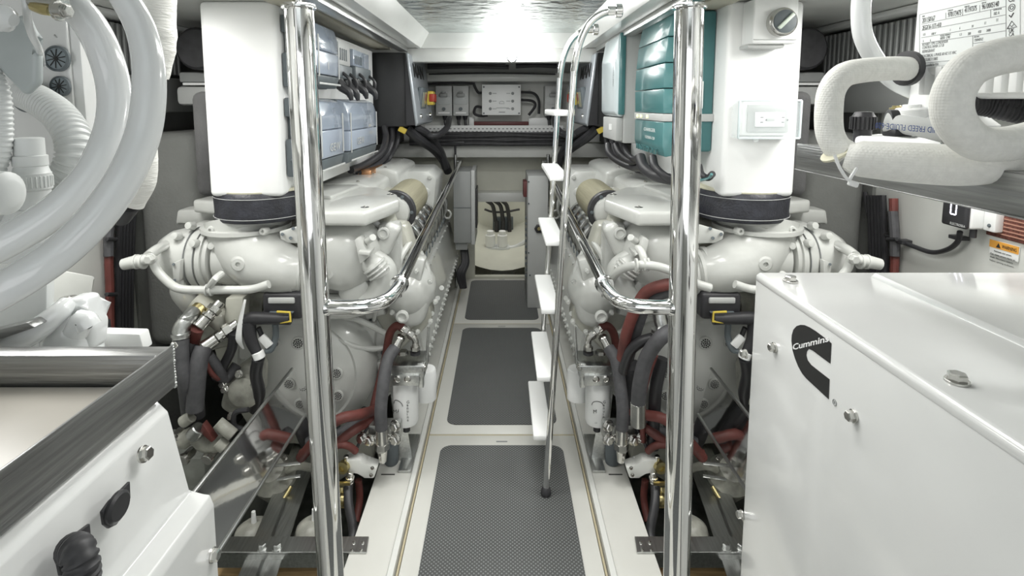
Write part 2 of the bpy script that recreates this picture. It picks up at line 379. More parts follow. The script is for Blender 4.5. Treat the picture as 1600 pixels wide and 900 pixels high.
ca = [([(740, 131), (744, 140), (748, 145), (754, 145)], 'short black cable entering the upper left of the white control box'),
      ([(814, 144), (834, 146), (842, 158), (842, 178)], 'black cable looping from the upper right port of the white control box'),
      ([(814, 156), (832, 158), (836, 166), (826, 180)], 'thin black cable from the middle right port of the white control box'),
      ([(754, 168), (744, 167), (741, 177), (750, 181), (762, 180)], 'black cable bent under the lower left of the white control box'),
      ([(664, 132), (690, 130), (720, 129), (742, 131)], 'black cable run along the top of the isolator switches')]
for pts, lb in ca: hose('cable', lb, 'cable', [P(x, y, 4.42) for x, y in pts], .011, blk, 8, 5, 'cables on the aft wall')
for i, (y, x0, x1, r) in enumerate([(101, 668, 790, .014), (105, 668, 795, .018), (103, 806, 870, .02), (116, 670, 868, .006)]):
    hose('cable_run', ['upper black cable along the aft beam left of the lamp', 'thicker black cable along the aft beam left of the lamp', 'black cable along the aft beam right of the lamp', 'thin dark pipe along the second aft beam'][i], 'cable', [P(x0, y, 4.35), P((x0+x1)/2, y-1.5, 4.36), P(x1, y, 4.35)], r, blk, 8, 6)
# perforated cable tray with the black bundle
t = thing('cable_tray', 'perforated white cable tray across the aft wall carrying black cables', 'cable tray', P(780, 208, 4.45))
a, b = P(664, 210, 4.44), P(880, 196, 4.44)
MB().box(a.x, b.x, 4.44, 4.448, a.z, b.z).box(a.x, b.x, 4.44, 4.56, a.z-.004, a.z).build('tray', lbl, t)
hb = MB()
for k in range(34):
    for r_ in range(2): hb.box(a.x+.02+k*.033+r_*.016, a.x+.036+k*.033+r_*.016, 4.4385, 4.441, a.z+.02+r_*.022, a.z+.028+r_*.022)
hb.build('slot', greyink, t)['kind'] = 'stuff'
random.seed(3)
for i in range(9):
    y = 209+i*1.9; zz = [random.uniform(-1.5, 1.5) for _ in range(6)]
    hose('trunk_cable', ('topmost', 'second', 'third', 'fourth', 'middle', 'sixth', 'seventh', 'second lowest', 'lowest')[i]+' black cable of the thick bundle under the perforated tray', 'cable', [P(640+k*52, y+zz[k], 4.40-.01*(i % 3)) for k in range(6)], .015, rub, 8, 4, 'bundle under the cable tray')
one('wire_duct', MB().box(P(740, 190, 4.5).x, P(826, 190, 4.5).x, 4.5, 4.56, P(740, 196, 4.5).z, P(740, 190, 4.5).z, .004), darkred, 'dark red wire duct beneath the white control box', 'duct')
one('wiring_plate', MB().box(P(733, 190, 4.52).x, P(741, 190, 4.52).x, 4.5, 4.56, P(740, 197, 4.5).z, P(740, 183, 4.5).z, .004).box(P(826, 190, 4.52).x, P(856, 190, 4.52).x, 4.5, 4.56, P(740, 198, 4.5).z, P(740, 184, 4.5).z, .004), lbl, 'white plate behind the cables under the isolators', 'plate')

# ------------------------------------------------------------------ grey cabinets either side of the opening
a, b = P(709, 380, 3.95), P(742, 268, 3.95)
t = thing('switch_cabinet', 'grey metal cabinet left of the aft opening, cables out of its base', 'cabinet', (a.x, 3.95, a.z))
MB().box(a.x, b.x-.03, 3.95, 4.3, a.z, b.z, .006).build('housing', cab_grey, t)
MB().box(b.x-.03, b.x, 3.94, 4.31, a.z-.01, b.z+.01, .006).build('door', greyp, t)
MB().box(a.x+.01, b.x-.06, 3.98, 4.2, a.z-.06, a.z, .004).build('gland_plate', cab_grey, t)
MB().box(a.x-.001, b.x-.032, 3.947, 3.951, (a.z+b.z)/2-.003, (a.z+b.z)/2+.001).build('seam', dgrey, t)
for k in range(3):
    hose('cable', ('leftmost', 'middle', 'rightmost')[k]+' black cable dropping from the grey cabinet left of the aft opening', 'cable', [P(722+k*3, 388, 4.05), P(724+k*3, 410, 4.0), P(716+k*4, 428, 3.95), P(722+k*2, 450, 3.95)], .018, blk, 8, 6, 'cables under the left grey cabinet')
one('black_grille', MB().box(b.x+.001, b.x+.012, 4.0, 4.2, a.z+.1, a.z+.4, .004), blk, 'dark round-edged fan grille on the side of the left grey cabinet', 'grille')
a, b = P(824, 437, 3.9), P(870, 275, 3.9)
t = thing('switch_cabinet', 'tall grey cabinet right of the aft opening with a black hexagonal socket', 'cabinet', (a.x, 3.9, .0))
MB().box(a.x, .338, 3.9, 4.3, .003, b.z, .006).build('housing', greyp, t)
MB().box(a.x-.004, a.x+.02, 3.95, 4.28, .05, b.z-.06, .004).build('door', cab_grey, t)
q = P(842, 357, 3.9); MB().lathe(q, (0, -1, 0), [(.034, 0), (.034, .012), (.024, .016), (.022, .006)], 6).build('socket', blk, t)
MB().cyl(q+Vector((0, -.007, 0)), q+Vector((0, -.016, 0)), .013).build('socket_core', brass, t)
for px, py in ((826, 284), (866, 284), (828, 430), (866, 430), (826, 318), (826, 395)):
    MB().hexb(P(px, py, 3.899), (0, -1, 0), .005, .006).build('screw', dgrey, t)
for k in range(11):
    q = P(823, 340+k*9, 3.93); MB().box(q.x-.012, q.x, 3.93, 3.95, q.z-.012, q.z+.006, .002).build('latch', dgrey, t)
MB().box(a.x-.03, a.x-.002, 3.96, 4.1, P(820, 308, 3.96).z, P(820, 284, 3.96).z, .004).build('indicator', darkred, t)
# things seen through the opening
one('stern_tube_bowl', MB().lathe(P(786, 425, 5.2)+Vector((0, .1, -.12)), (0, 0, 1), [(.02, .0), (.10, .03), (.13, .1), (.12, .13), (.05, .14), (.045, .2), (.01, .21)], 24, squash=.9), lbl, 'white domed fitting low in the aft compartment', 'fitting')
# curved hull seat under it
b_ = MB(); R = []
for i in range(9):
    y = Yb+.07+i*.165
    R.append([Vector((x, y, .03+.85*x*x+(i*.015))) for x in [(-.7+.1*k) for k in range(15)]])
for A, B in zip(R, R[1:]):
    va = [b_.bm.verts.new(p) for p in A]; vb = [b_.bm.verts.new(p) for p in B]
    for k in range(14): b_.bm.faces.new((va[k], va[k+1], vb[k+1], vb[k]))
struct('hull_aft', b_, beige)
t = thing('pump_pair', 'two white pumps side by side in the aft compartment', 'pump', P(780, 395, 5.3))
for px in (766, 785):
    q = P(px, 385, 5.3)
    MB().cyl(q, q+Vector((0, 0, .12)), .05).cyl(q+Vector((0, 0, .12)), q+Vector((0, 0, .16)), .035).build('pump_body', lbl, t)
    MB().box(q.x-.07, q.x+.07, 5.25, 5.4, q.z-.06, q.z+.0, .008).build('pump_base', pvc, t)
t = thing('manifold_block', 'dark terminal block on the aft compartment wall fed by black hoses', 'manifold', P(785, 355, 5.6))
q0, q1 = P(770, 370, 5.8), P(802, 341, 5.8)
MB().box(q0.x, q1.x, 5.85, 5.9, q0.z, q1.z, .006).build('plate', dgrey, t)
for px in (776, 786, 796):
    MB().cyl(P(px, 345, 5.8), P(px, 362, 5.8), .022).build('connector', blk, t)
for i, px in enumerate((774, 786, 796)):
    hose('hose', ('left', 'middle', 'right')[i]+' black hose arching down to the terminal block in the aft compartment', 'hose', [P(760+i*12, 313, 5.7), P(px-4, 322, 5.75), P(px, 345, 5.8)], .022, blk, 8, 6, 'black hoses in the aft opening')
hose('hose', 'thin black hose hooked across the aft compartment wall', 'hose', [P(757, 327, 5.85), P(770, 331, 5.85), P(790, 331, 5.85), P(812, 327, 5.85)], .012, blk, 8, 5)
hose('hose', 'white hose curving right of the two pumps in the aft compartment', 'hose', [P(790, 388, 5.3), P(806, 386, 5.3), P(824, 376, 5.3)], .025, pvc, 10, 5)

# ================================================================== chrome stanchions with their hand rails
for sg, nm in ((1, 'left'), (-1, 'right')):
    S = sg; X0 = 1568-0
    def Q(px, py, Y):   # right-hand pixels are mirrored about the aisle axis
        return P(px if sg > 0 else 2*CX-px, py, Y)
    top, bot = (Q(467, 14, 1.19), Q(517, 900, 1.19)) if sg > 0 else (Q(1077, 14, 1.19), Q(1057, 900, 1.19))
    d = (bot-top)/(bot.z-top.z); bot = top+d*(-.0-top.z)
    t = thing('stanchion', 'polished chrome stanchion with hand rail in front of the %s engine' % nm, 'stanchion', bot, 'chrome stanchions')
    r = .0305
    MB().cyl(bot, top, r, seg=32).build('pole', chrome, t)
    MB().lathe(top, (0, 0, 1), [(.030, 0), (.036, .001), (.036, .006), (.034, .009), (.006, .011)], 32).build('cap', chrome, t)
    MB().cyl(top, top+Vector((0, 0, 1.857-top.z)), .006).build('rod', chrome, t)
    MB().lathe(bot, (0, 0, 1), [(.06, 0), (.06, .008), (.034, .012), (.031, .02)], 28).build('base_flange', chrome, t)
    zr = Q(500, 480, 1.19).z; pj = bot+d*(zr)
    p_ = [pj, Vector((-.345, 1.19, zr)), Vector((-.30, 1.20, zr)), Vector((-.272, 1.235, zr)), Vector((-.262, 1.30, zr)), Vector((-.262, 1.36, zr))]
    MB().tube(p_, .0165, 20, 6).build('branch_tube', chrome, t)
    MB().lathe(pj+Vector((.024, 0, 0)), (1, 0, 0), [(.021, 0), (.019, .006), (.0168, .010)], 20).build('weld_collar', chrome, t)
    MB().tube([Vector((-.262, 1.34, zr)), Vector((-.30, 3.0, zr)), Vector((-.33, 4.42, zr))], .0155, 20, 1).build('hand_rail', chrome, t)
    MB().lathe(Vector((-.262, 1.345, zr)), (0, 1, 0), [(.0165, 0), (.024, .001), (.024, .010), (.0165, .012)], 24).build('collar', chrome, t)
    MB().cyl((-.262, 1.35, zr-.022), (-.262, 1.35, zr-.034), .006, seg=8).build('set_screw', fit, t)
    # rear support of the rail
    zz = zr
    MB().cyl((-.375, 4.38, .0), (-.375, 4.38, zz+.06), .014).tube([(-.375, 4.38, zz), (-.33, 4.40, zz)], .011, 10, 1).build('rear_post', steel, t)
    if sg > 0:
        MB().cyl((-.375, 4.38, zz+.06), (-.375, 4.38, zz+.15), .008).box(-.45, -.30, 4.365, 4.395, zz+.15, zz+.165, .004).build('tee_handle', blk, t)
S = 1
# ================================================================== ladder
t = thing('ladder', 'chrome ladder with white treads leaning to the ceiling right of the aisle', 'ladder', (.17, 2.1, .0))
fn = P(853, 772, 1.95); fn.z = .01
def rail(Y, dy):
    f0 = Vector((fn.x, Y, .03)); k1 = P(894, 150, 1.95); k1.y = Y
    zt_ = 1.80
    return [f0, f0.lerp(k1, .5), k1, P(897, 110, 1.95)+Vector((0, dy, 0)), P(905, 70, 1.95)+Vector((0, dy, 0)), P(920, 38, 1.95)+Vector((0, dy, 0)), P(940, 22, 1.95)+Vector((0, dy, 0)), P(962, 17, 1.95)+Vector((0, dy, 0))]
Y2 = 2.42
for Y, dy in ((1.95, 0), (Y2, Y2-1.95)):
    MB().tube(rail(Y, dy), .0125, 16, 6).build('rail', chrome, t)
    e = P(962, 17, 1.95)+Vector((0, dy, 0))
    MB().cyl(e, e+Vector((.022, 0, 0)), .024).cyl(e+Vector((-.03, 0, 0)), e, .016).build('mounting_flange', chrome, t)
    MB().lathe((fn.x, Y, .0045), (0, 0, 1), [(.018, 0), (.021, .008), (.017, .028), (.0125, .034)], 16).build('foot', rub, t)
for i, py in enumerate((690, 598, 492, 385, 283, 181)):
    if i == 0: py = 690
    q = P(850, py, 1.97)
    # along the rail line at that height
    z = q.z; f = (z-.03)/(P(894, 150, 1.95).z-.03); x = fn.x+(P(894, 150, 1.95).x-fn.x)*f
    MB().box(x-.058, x+.014, 1.975, Y2-.02, z-.001, z+.020, .005).build('tread', lbl, t)
    MB().cyl((x-.0, 1.95, z+.01), (x, Y2, z+.01), .008, seg=8).build('tread_bracket', steel, t)

# ================================================================== exhaust risers and collars
for sg, nm in ((1, 'left'), (-1, 'right')):
    S = sg
    t = thing('exhaust_riser', 'white boxed exhaust riser rising from the %s engine to the ceiling' % nm, 'riser', (-.92, 2.05, 1.2), 'boxed exhaust risers')
    zb = P(380, 308, 1.93).z
    MB().box(-1.05, -.788, 1.93, 2.3, zb, 1.86, .018, 3).build('casing', lbl, t)
    MB().box(-1.13, -1.052, 1.98, 2.25, zb-.01, 1.55, .03, 3).build('felt_lining', felt, t)
    c = Vector((-.925, 2.08, 0)); z1 = zb+.012; z0 = P(380, 352, 1.9).z
    e = []
    b_ = MB().lathe(c+Vector((0, 0, z0)), (0, 0, 1), [(.15, 0), (.168, .0), (.172, .01), (.169, .03), (.171, .08), (.166, z1-z0-.006), (.16, z1-z0)], 32)
    b_.build('lagging_collar', leather, t)
    MB().lathe(c+Vector((0, 0, z1-.004)), (0, 0, 1), [(.14, 0), (.160, 0), (.163, .008), (.158, .014), (.14, .014)], 32).build('insulation_edge', cream, t)
    for zz in (z0+.014, z1-.02):
        MB().tube([c+Vector((.1725*math.cos(k*PI/16), .1725*math.sin(k*PI/16), zz)) for k in range(33)], .0012, 5, 1).build('stitching', greyp, t)
S = 1
# ================================================================== engines
def vents(t, px, py, Y, r):
    q = P(px, py, Y)
    MB().lathe(q+Vector((0, .004, 0)), (0, -1, 0), [(r, 0), (r, .006), (r*.92, .008)], 20).build('vent_plug', eng, t)
    b = MB()
    for i in range(3):
        for k in range(1 if i == 0 else 6*i):
            a = k*2*PI/max(1, 6*i)+i*.2; rr = r*.3*i
            b.cyl(q+Vector((rr*math.cos(a), -.0035, rr*math.sin(a))), q+Vector((rr*math.cos(a), -.006, rr*math.sin(a))), r*.115, seg=6)
    o = b.build('vent_hole', ink, t); o['kind'] = 'stuff'
def build_engine(nm):
    t = thing('marine_engine', 'large white-painted V engine on the %s of the aisle' % nm, 'engine', (-.9, 3.0, 0), 'main engines')
    # crankcase, sump, heads
    prof = [(-.365, .33), (-.42, .61), (-.60, .86), (-.78, .95), (-1.0, .95), (-1.16, .86), (-1.26, .61), (-1.30, .33), (-1.15, .10), (-1.05, -.05), (-.78, -.05), (-.6, .10)]
    MB().prism([(x, 2.34, z) for x, z in prof], (0, 1.9, 0), .02, 2).build('crankcase', eng, t)
    # aisle side cover plate with its bolt row
    MB().prism([(-.352, 2.42, .315), (-.352, 2.42, .345), (-.408, 2.42, .60), (-.43, 2.42, .615), (-.43, 2.42, .315)], (0, 1.78, 0), .008, 2).build('side_cover', eng, t)
    for k in range(22):
        y = 2.46+k*.081
        MB().box(-.360, -.343, y-.018, y+.018, .312, .342, .006, 1).build('cover_lug', eng, t)
        MB().hexb((-.346, y, .328), (1, 0, 0), .008, .010).build('bolt', eng, t)
        if k % 2: MB().hexb((-.412, y, .60), (.9, 0, .3), .008, .010).build('bolt', eng, t)
    # slots in the rail cover above it
    MB().prism([(-.432, 2.5, .60), (-.425, 2.5, .66), (-.47, 2.5, .70), (-.50, 2.5, .66)], (0, 1.7, 0), .006).build('rail_cover', eng, t)
    for k in range(12):
        y = 2.6+k*.13
        MB().tube([(-.43, y, .64), (-.43, y+.02, .67), (-.445, y+.05, .68), (-.45, y+.075, .655)], .009, 8, 3).build('wiring_loop', dgrey, t)
    # heat shields over the ribbed manifold
    for k in range(10):
        y = 2.38+k*.155
        b = MB(); R = []
        for i in range(9):
            a = -.45+i*.30; rr = .145
            x = -.55+rr*math.cos(a)*1.0; z = .79+rr*math.sin(a)
            R.append([Vector((x, y+.0, z)), Vector((x+.018*math.cos(a), y+.03, z+.018*math.sin(a))), Vector((x+.018*math.cos(a), y+.085, z+.018*math.sin(a))), Vector((x, y+.115, z)), Vector((x-.03*math.cos(a), y+.115, z-.03*math.sin(a))), Vector((x-.03*math.cos(a), y, z-.03*math.sin(a)))])
        b.rings(R); b.build('heat_shield', shield, t)
        MB().box(-.665, -.50, y+.116, y+.154, .76, .885, .01).build('shield_gap_shade', blk, t)  # black block painted in for the shade between neighbouring shields
    for k in range(6):
        MB().lathe((-.47, 2.46+k*.31, .70), (.7, 0, .5), [(.03, 0), (.034, .01), (.03, .02), (.018, .024), (.018, .03), (.008, .034)], 14).build('injector_cap', cab_grey if k == 0 else eng, t)
    # lifting eye
    MB().tube([(-.40+.024*math.cos(a*PI/6), 3.95, .70+.03*math.sin(a*PI/6)) for a in range(13)], .008, 8, 1).build('lifting_eye', eng, t)
    MB().tube([(-.455+.022*math.cos(a*PI/6), 2.50, .675+.022*math.sin(a*PI/6)) for a in range(13)], .007, 8, 1).build('lifting_eye', eng, t)
    # air filter
    f0, f1 = P(628, 316, 2.50), P(648, 295, 2.95)
    f0 = Vector((-.492, 2.48, 1.015)); f1 = Vector((-.492, 2.92, 1.015))
    af = MB().lathe(f0, (0, 1, 0), [(.09, 0), (.092, .01), (.092, .42), (.09, .44)], 32).build('air_filter', paper, t)
    MB().lathe(f0-Vector((0, .035, 0)), (0, 1, 0), [(.076, -.008), (.096, -.008), (.099, 0), (.099, .025), (.094, .035), (.07, .035)], 32).build('filter_rim', rub, af)
    MB().lathe(f0-Vector((0, .05, 0)), (0, 1, 0), [(.05, -.02), (.070, -.012), (.076, .01), (.076, .03)], 28).build('filter_cap', eng, af)
    for a in (0, 60, 180, 240):
        MB().hexb(f0+Vector((.082*math.cos(math.radians(a)), -.044, .082*math.sin(math.radians(a)))), (0, -1, 0), .007, .008).build('bolt', dgrey, af)
    # top covers
    zt_ = 1.115
    top = [PZ(300, 322, zt_), PZ(572, 331, zt_), PZ(624, 312, zt_), PZ(621, 303, zt_), PZ(592, 292, zt_), PZ(520, 291, zt_), PZ(330, 291, zt_)]
    yf = top[1].y; top = [Vector((-1.27, 2.20, zt_)), Vector((-1.14, 2.16, zt_)), Vector((-1.12, 2.28, zt_)), Vector((-.74, 2.28, zt_)), Vector((-.72, yf+.01, zt_))]+top[1:6]+[Vector((-1.22, top[5].y, zt_))]
    MB().prism(top, (0, 0, -.055), .014, 3).build('top_cover', eng, t)
    MB().box(-1.2, -.56, 2.36, 2.9, .9, zt_-.05, .02).build('intake_plenum', eng2, t)
    for px, py in ((570, 324), (610, 304)):
        MB().lathe(PZ(px, py, zt_)+Vector((0, 0, -.002)), (0, 0, 1), [(.016, 0), (.016, .003), (.010, .004)], 16).hexb(PZ(px, py, zt_), EZ, .006, .007, False).build('bolt', fit, t)
    MB().prism([(-.95, 2.3, zt_-.004), (-.70, 2.2, zt_-.004), (-.66, 2.52, zt_-.004), (-.95, 2.52, zt_-.004)], (0, 0, .022), .012).build('cover_rib', eng, t)
    for (x0, x1, y0, y1, z) in ((-1.1, -.60, 2.56, 2.98, 1.13), (-1.1, -.56, 3.0, 3.62, 1.15)):
        MB().prism([(x0, y0, 0.98), (x1, y0, .98), (x1-.02, y0, z-.02), (x1-.08, y0, z), (x0, y0, z)], (0, y1-y0, 0), .018, 3).build('rear_cover', eng, t)
        for yy in (y0+.06, y1-.06): MB().hexb((x1-.1, yy, z-.002), EZ, .008, .008).build('bolt', fit, t)
    MB().prism([(-.74, 3.30, 1.10), (-.45, 3.30, 1.10), (-.40, 3.30, 1.05), (-.42, 3.30, .86), (-.50, 3.30, .80), (-.74, 3.30, .9)], (0, .40, 0), .012, 2).build('rear_housing', cab_grey if 0 else eng, t)
    MB().lathe((-.47, 3.3, .97), (0, -1, 0), [(.03, 0), (.03, .008), (.022, .012)], 18).build('plug', eng, t)
    MB().hexb((-.44, 3.3, 1.06), (0, -1, 0), .012, .012).build('bolt', eng, t)
    # gear case behind everything at the front end
    g = [P(330, 372, 2.28), P(500, 340, 2.28), P(634, 352, 2.28), P(655, 420, 2.28), P(676, 500, 2.28), P(655, 525, 2.28), P(600, 560, 2.28), P(575, 650, 2.28), P(500, 700, 2.28), P(400, 690, 2.28), P(345, 600, 2.28), P(318, 480, 2.28)]
    MB().prism(g, (0, .12, 0), .02, 2).build('gear_case', eng2, t)
    random.seed(11)
    for k in range(46):
        px, py = random.uniform(500, 655), random.uniform(365, 560)
        if py > 500 and px > 600: continue
        q = P(px, py, 2.285)
        r = random.choice((.008, .010, .013, .018))
        MB().lathe(q, (random.uniform(-.15, .15), -1, random.uniform(-.15, .15)), [(r*1.5, 0), (r*1.3, .02), (r, .028), (r, .035), (r*.5, .036), (r*.45, .026)], 12).build('boss', random.choice((eng, eng2)), t)
    for pts, r in (([(600, 520, 2.2), (560, 500, 2.15), (520, 490, 2.2), (490, 470, 2.25)], .012), ([(500, 500, 2.2), (540, 535, 2.15), (580, 545, 2.2), (612, 540, 2.22)], .012),
                   ([(640, 380, 2.3), (625, 405, 2.2), (618, 440, 2.2), (600, 452, 2.2)], .014), ([(655, 395, 2.35), (668, 430, 2.3), (660, 470, 2.25)], .018), ([(590, 440, 2.2), (604, 460, 2.15), (590, 478, 2.15), (584, 500, 2.2)], .008)):
        MB().tube([P(*p) for p in pts], r, 10, 5).build('coolant_line', eng, t)
    for x0, x1, y0, y1, d in ((560, 588, 500, 540, .05), (592, 616, 560, 590, .05), (640, 662, 400, 440, .08), (505, 535, 470, 500, .06), (570, 600, 462, 492, .07)):
        a, b = P(x0, y1, 2.26), P(x1, y0, 2.26)
        MB().obox((a+b)/2, (b.x-a.x, d, b.z-a.z), (0, random.uniform(-.4, .4), 0), .01, 2).build('bracket', eng, t)
    # oil cooler housing, the bulging casting near the filters
    c = P(636, 462, 2.24)
    MB().lathe(c+Vector((-.01, .12, .03)), (.15, -1, -.35), [(.10, 0), (.118, .03), (.118, .06), (.11, .10), (.085, .15), (.05, .17), (.01, .175)], 28).build('cooler_housing', eng, t)
    MB().prism([P(600, 440, 2.22), P(655, 430, 2.22), P(672, 470, 2.22), P(662, 508, 2.22), P(630, 520, 2.22), P(606, 490, 2.22)], (0, .14, 0), .03, 3).build('cooler_base', eng, t)
    MB().cyl(P(629, 494, 2.22), P(629, 494, 2.12), .022, .020, 18).lathe(P(629, 494, 2.12), (0, -1, 0), [(.026, 0), (.026, .01), (.018, .014), (.016, .004)], 18).build('drain_boss', eng, t)
    for a in range(9):
        th = a*2*PI/9; q = P(646, 470, 2.22)+Vector((.135*math.cos(th)*.7, -.005, .135*math.sin(th)))
        MB().hexb(q, (0, -1, 0), .009, .02).build('bolt', eng, t)
    for px, py in ((668, 450), (672, 470), (675, 490), (668, 508), (684, 466), (690, 450)):
        MB().cyl(P(px, py, 2.4), P(px, py, 2.3), .011, seg=10).build('stud', eng, t)
    # thermostat housing
    q = P(607, 372, 2.12)
    MB().obox(q, (.065, .07, .13), (0, .45, 0), .02, 3).build('thermostat_housing', eng, t)
    MB().lathe(q+Vector((-.01, -.038, .03)), (0, -1, 0), [(.024, 0), (.024, .008), (.016, .01), (.015, .004)], 18).build('plug', eng, t)
    MB().prism([P(588, 350, 2.16), P(622, 350, 2.16), P(626, 430, 2.16), P(596, 440, 2.16)], (0, .10, 0), .02, 2).build('thermostat_base', eng, t)
    MB().tube([P(604, 335, 2.26), P(608, 352, 2.24), P(608, 372, 2.24), P(614, 395, 2.24)], [.035, .04, .035, .025], 16, 5).build('intake_bend', eng2, t)
    # exhaust elbow below the collar
    pth = [P(386, 346, 2.08), P(388, 372, 2.06), P(402, 402, 2.02), P(436, 418, 2.0), P(472, 425, 2.02), P(500, 428, 2.05)]
    MB().tube(pth, [.150, .135, .118, .098, .082, .08], 32, 6).build('exhaust_elbow', eng, t)
    MB().lathe(P(386, 352, 2.08)+Vector((0, 0, -.012)), EZ, [(.15, 0), (.163, .003), (.163, .018), (.15, .02)], 32).build('elbow_flange', eng, t)
    MB().tube([P(388, 372, 2.06), P(375, 400, 2.05), P(350, 402, 2.05)], [.12, .11, .10], 24, 6).build('turbine_inlet', eng, t)
    for px, py in ((343, 366), (371, 366), (412, 362), (330, 360)):
        MB().lathe(P(px, py, 1.95)+Vector((0, .02, 0)), (0, -1, .1), [(.016, 0), (.015, .025), (.012, .03), (.006, .031), (.005, .022)], 16).build('boss', eng, t)
    MB().lathe(P(372, 413, 1.905)+Vector((0, .03, 0)), (.05, -1, 0), [(.04, 0), (.034, .02), (.027, .026), (.022, .036), (.010, .037), (.009, .026)], 22).build('sensor_boss', eng, t)
    for px, rr, w_ in ((462, .094, .018), (474, .088, .014), (486, .09, .02)):
        MB().lathe(P(px, 423, 2.02), (1, 0, -.12), [(rr-.02, 0), (rr, .001), (rr, w_), (rr-.02, w_+.001)], 32).build('clamp_ring', eng, t)
    MB().prism([P(436, 362, 1.9), P(495, 345, 1.9), P(495, 382, 1.9), P(450, 380, 1.9), P(438, 374, 1.9)], (0, .012, 0), .005).build('bracket_plate', eng, t)
    for px, py in ((441, 366), (458, 357), (454, 372)): MB().cyl(P(px, py, 1.9), P(px, py, 1.893), .006, seg=8).build('bolt', dgrey, t)
    # turbine housing: axis across the engine, domed end outboard
    c0 = P(346, 402, 2.06); c1 = P(250, 402, 2.06)
    L = (c0-c1).length
    MB().lathe(c0, c1-c0, [(.105, 0), (.112, .004), (.112, .03), (.108, .032), (.108, .045), (.118, .047), (.118, .075), (.112, .08), (.114, .14), (.105, .18), (.082, .215), (.05, .235), (.03, .245), (.001, .246)], 36).build('turbine_housing', eng, t)
    for h in (.046, .082): MB().lathe(c0+(c1-c0).normalized()*h, c1-c0, [(.111, 0), (.1195, .0008), (.1195, .0026), (.111, .003)], 36).build('clamp_seam', greyink, t)
    MB().lathe(c0+Vector((-.02, 0, 0)), c1-c0, [(.1, 0), (.123, .001), (.123, .018), (.1, .02)], 36).build('clamp_ring', eng, t)
    MB().tube([c0+Vector((-.11, -.06, -.05)), c0+Vector((-.12, -.09, -.1)), c0+Vector((-.10, -.04, -.18))], [.03, .03, .04], 14, 4).build('oil_drain', eng, t)
    MB().prism([P(268, 412, 1.92), P(282, 406, 1.92), P(280, 440, 1.92), P(270, 443, 1.92)], (0, .03, 0), .006).build('mounting_lug', eng, t)
    for px, py in ((271, 413), (273, 438)): MB().cyl(P(px, py, 1.92), P(px, py, 1.912), .005, seg=8).build('bolt', dgrey, t)
    for px, py, Y in ((272, 372, 1.96), (294, 356, 2.0), (256, 415, 2.02), (330, 388, 1.95), (262, 384, 2.05), (300, 384, 1.94)):
        MB().lathe(P(px, py, Y)+Vector((0, .03, 0)), (-.1, -1, .3), [(.017, 0), (.015, .02), (.013, .028), (.002, .03)], 14).build('boss', eng, t)
    MB().prism([P(275, 366, 2.12), P(300, 350, 2.12), P(350, 352, 2.12), P(335, 380, 2.12)], (0, .1, 0), .02).build('turbine_shield', eng, t)
    # outboard cover corner
    a_ = [P(277, 330, 2.2), P(298, 318, 2.35), P(340, 318, 2.35), P(340, 330, 2.2)]
    MB().prism([P(276, 328, 2.25), P(345, 325, 2.25), P(345, 349, 2.25), P(296, 349, 2.25), P(273, 352, 2.25)], (0, .30, 0), .012).build('outboard_cover', eng, t)
    # compressor housing near the stanchion
    c = P(528, 408, 2.02)
    MB().lathe(c+Vector((0, .16, 0)), (.06, -1, .04), [(.12, 0), (.148, .02), (.150, .07), (.143, .11), (.118, .16), (.08, .19), (.04, .20), (.001, .202)], 36).build('compressor_housing', eng, t)
    MB().lathe(c+Vector((0, .20, 0)), (.06, -1, .04), [(.13, 0), (.162, .004), (.162, .03), (.148, .034)], 36).build('compressor_flange', eng, t)
    MB().tube([c+Vector((.10, .05, .02)), c+Vector((.16, .06, -.05)), c+Vector((.14, .05, -.14)), c+Vector((.04, .05, -.19)), c+Vector((-.08, .06, -.2))], [.03, .05, .055, .05, .05], 18, 5).build('volute', eng, t)
    MB().lathe(c+Vector((-.035, -.02, -.03)), (0, -1, 0), [(.034, -.02), (.030, .02), (.022, .022), (.020, .008)], 20).build('sensor_boss', eng, t)
    for a in range(8):
        th = a*PI/4+.3; MB().hexb(c+Vector((.152*math.cos(th), .165, .152*math.sin(th))), (0, -1, 0), .009, .014).build('bolt', eng, t)
    MB().prism([P(553, 375, 1.95), P(562, 370, 1.95), P(578, 400, 1.95), P(562, 414, 1.95)], (0, .06, 0), .006).build('web_bracket', eng, t)
    MB().prism([P(560, 392, 1.93), P(578, 394, 1.93), P(577, 400, 1.93), P(560, 398, 1.93)], (0, .08, 0), .003).build('web_rib', eng, t)
    MB().cyl(P(570, 380, 2.0), P(583, 371, 1.93), .013, seg=12).build('stud', eng, t)
    MB().tube([P(575, 410, 2.05), P(588, 418, 2.0), P(594, 428, 2.0)], [.04, .042, .04], 16, 4).build('outlet_bend', eng, t)
    for k in range(3): MB().lathe(P(584+k*4, 414+k*5, 1.99), (.6, 0, -.8), [(.03, 0), (.047, .001), (.047, .007), (.03, .008)], 20).build('hose_clamp', eng, t)
    MB().lathe(P(560, 448, 2.1), (0, -1, 0), [(.06, -.05), (.065, .0), (.06, .06), (.03, .075), (.001, .076)], 24).build('actuator', eng, t)
    # coolant pipe under the turbos
    MB().tube([P(x, y, 1.84) for x, y in ((238, 402), (244, 420), (262, 440), (280, 451), (310, 453), (350, 453), (392, 452), (420, 444))], .0145, 14, 5).build('coolant_pipe', eng, t)
    MB().tube([P(x, y, 1.84) for x, y in ((193, 413), (212, 409), (235, 405))], [.020, .023, .018], 14, 4).build('pipe_end', eng, t)
    for x in (212, 222): MB().lathe(P(x, 409, 1.84), (1, 0, .1), [(.02, 0), (.026, .001), (.026, .008), (.02, .009)], 16).build('pipe_clamp', eng, t)
    MB().tube([P(232, 400, 1.84), P(245, 390, 1.9), P(262, 382, 2.0)], .018, 12, 4).build('pipe_branch', eng, t)
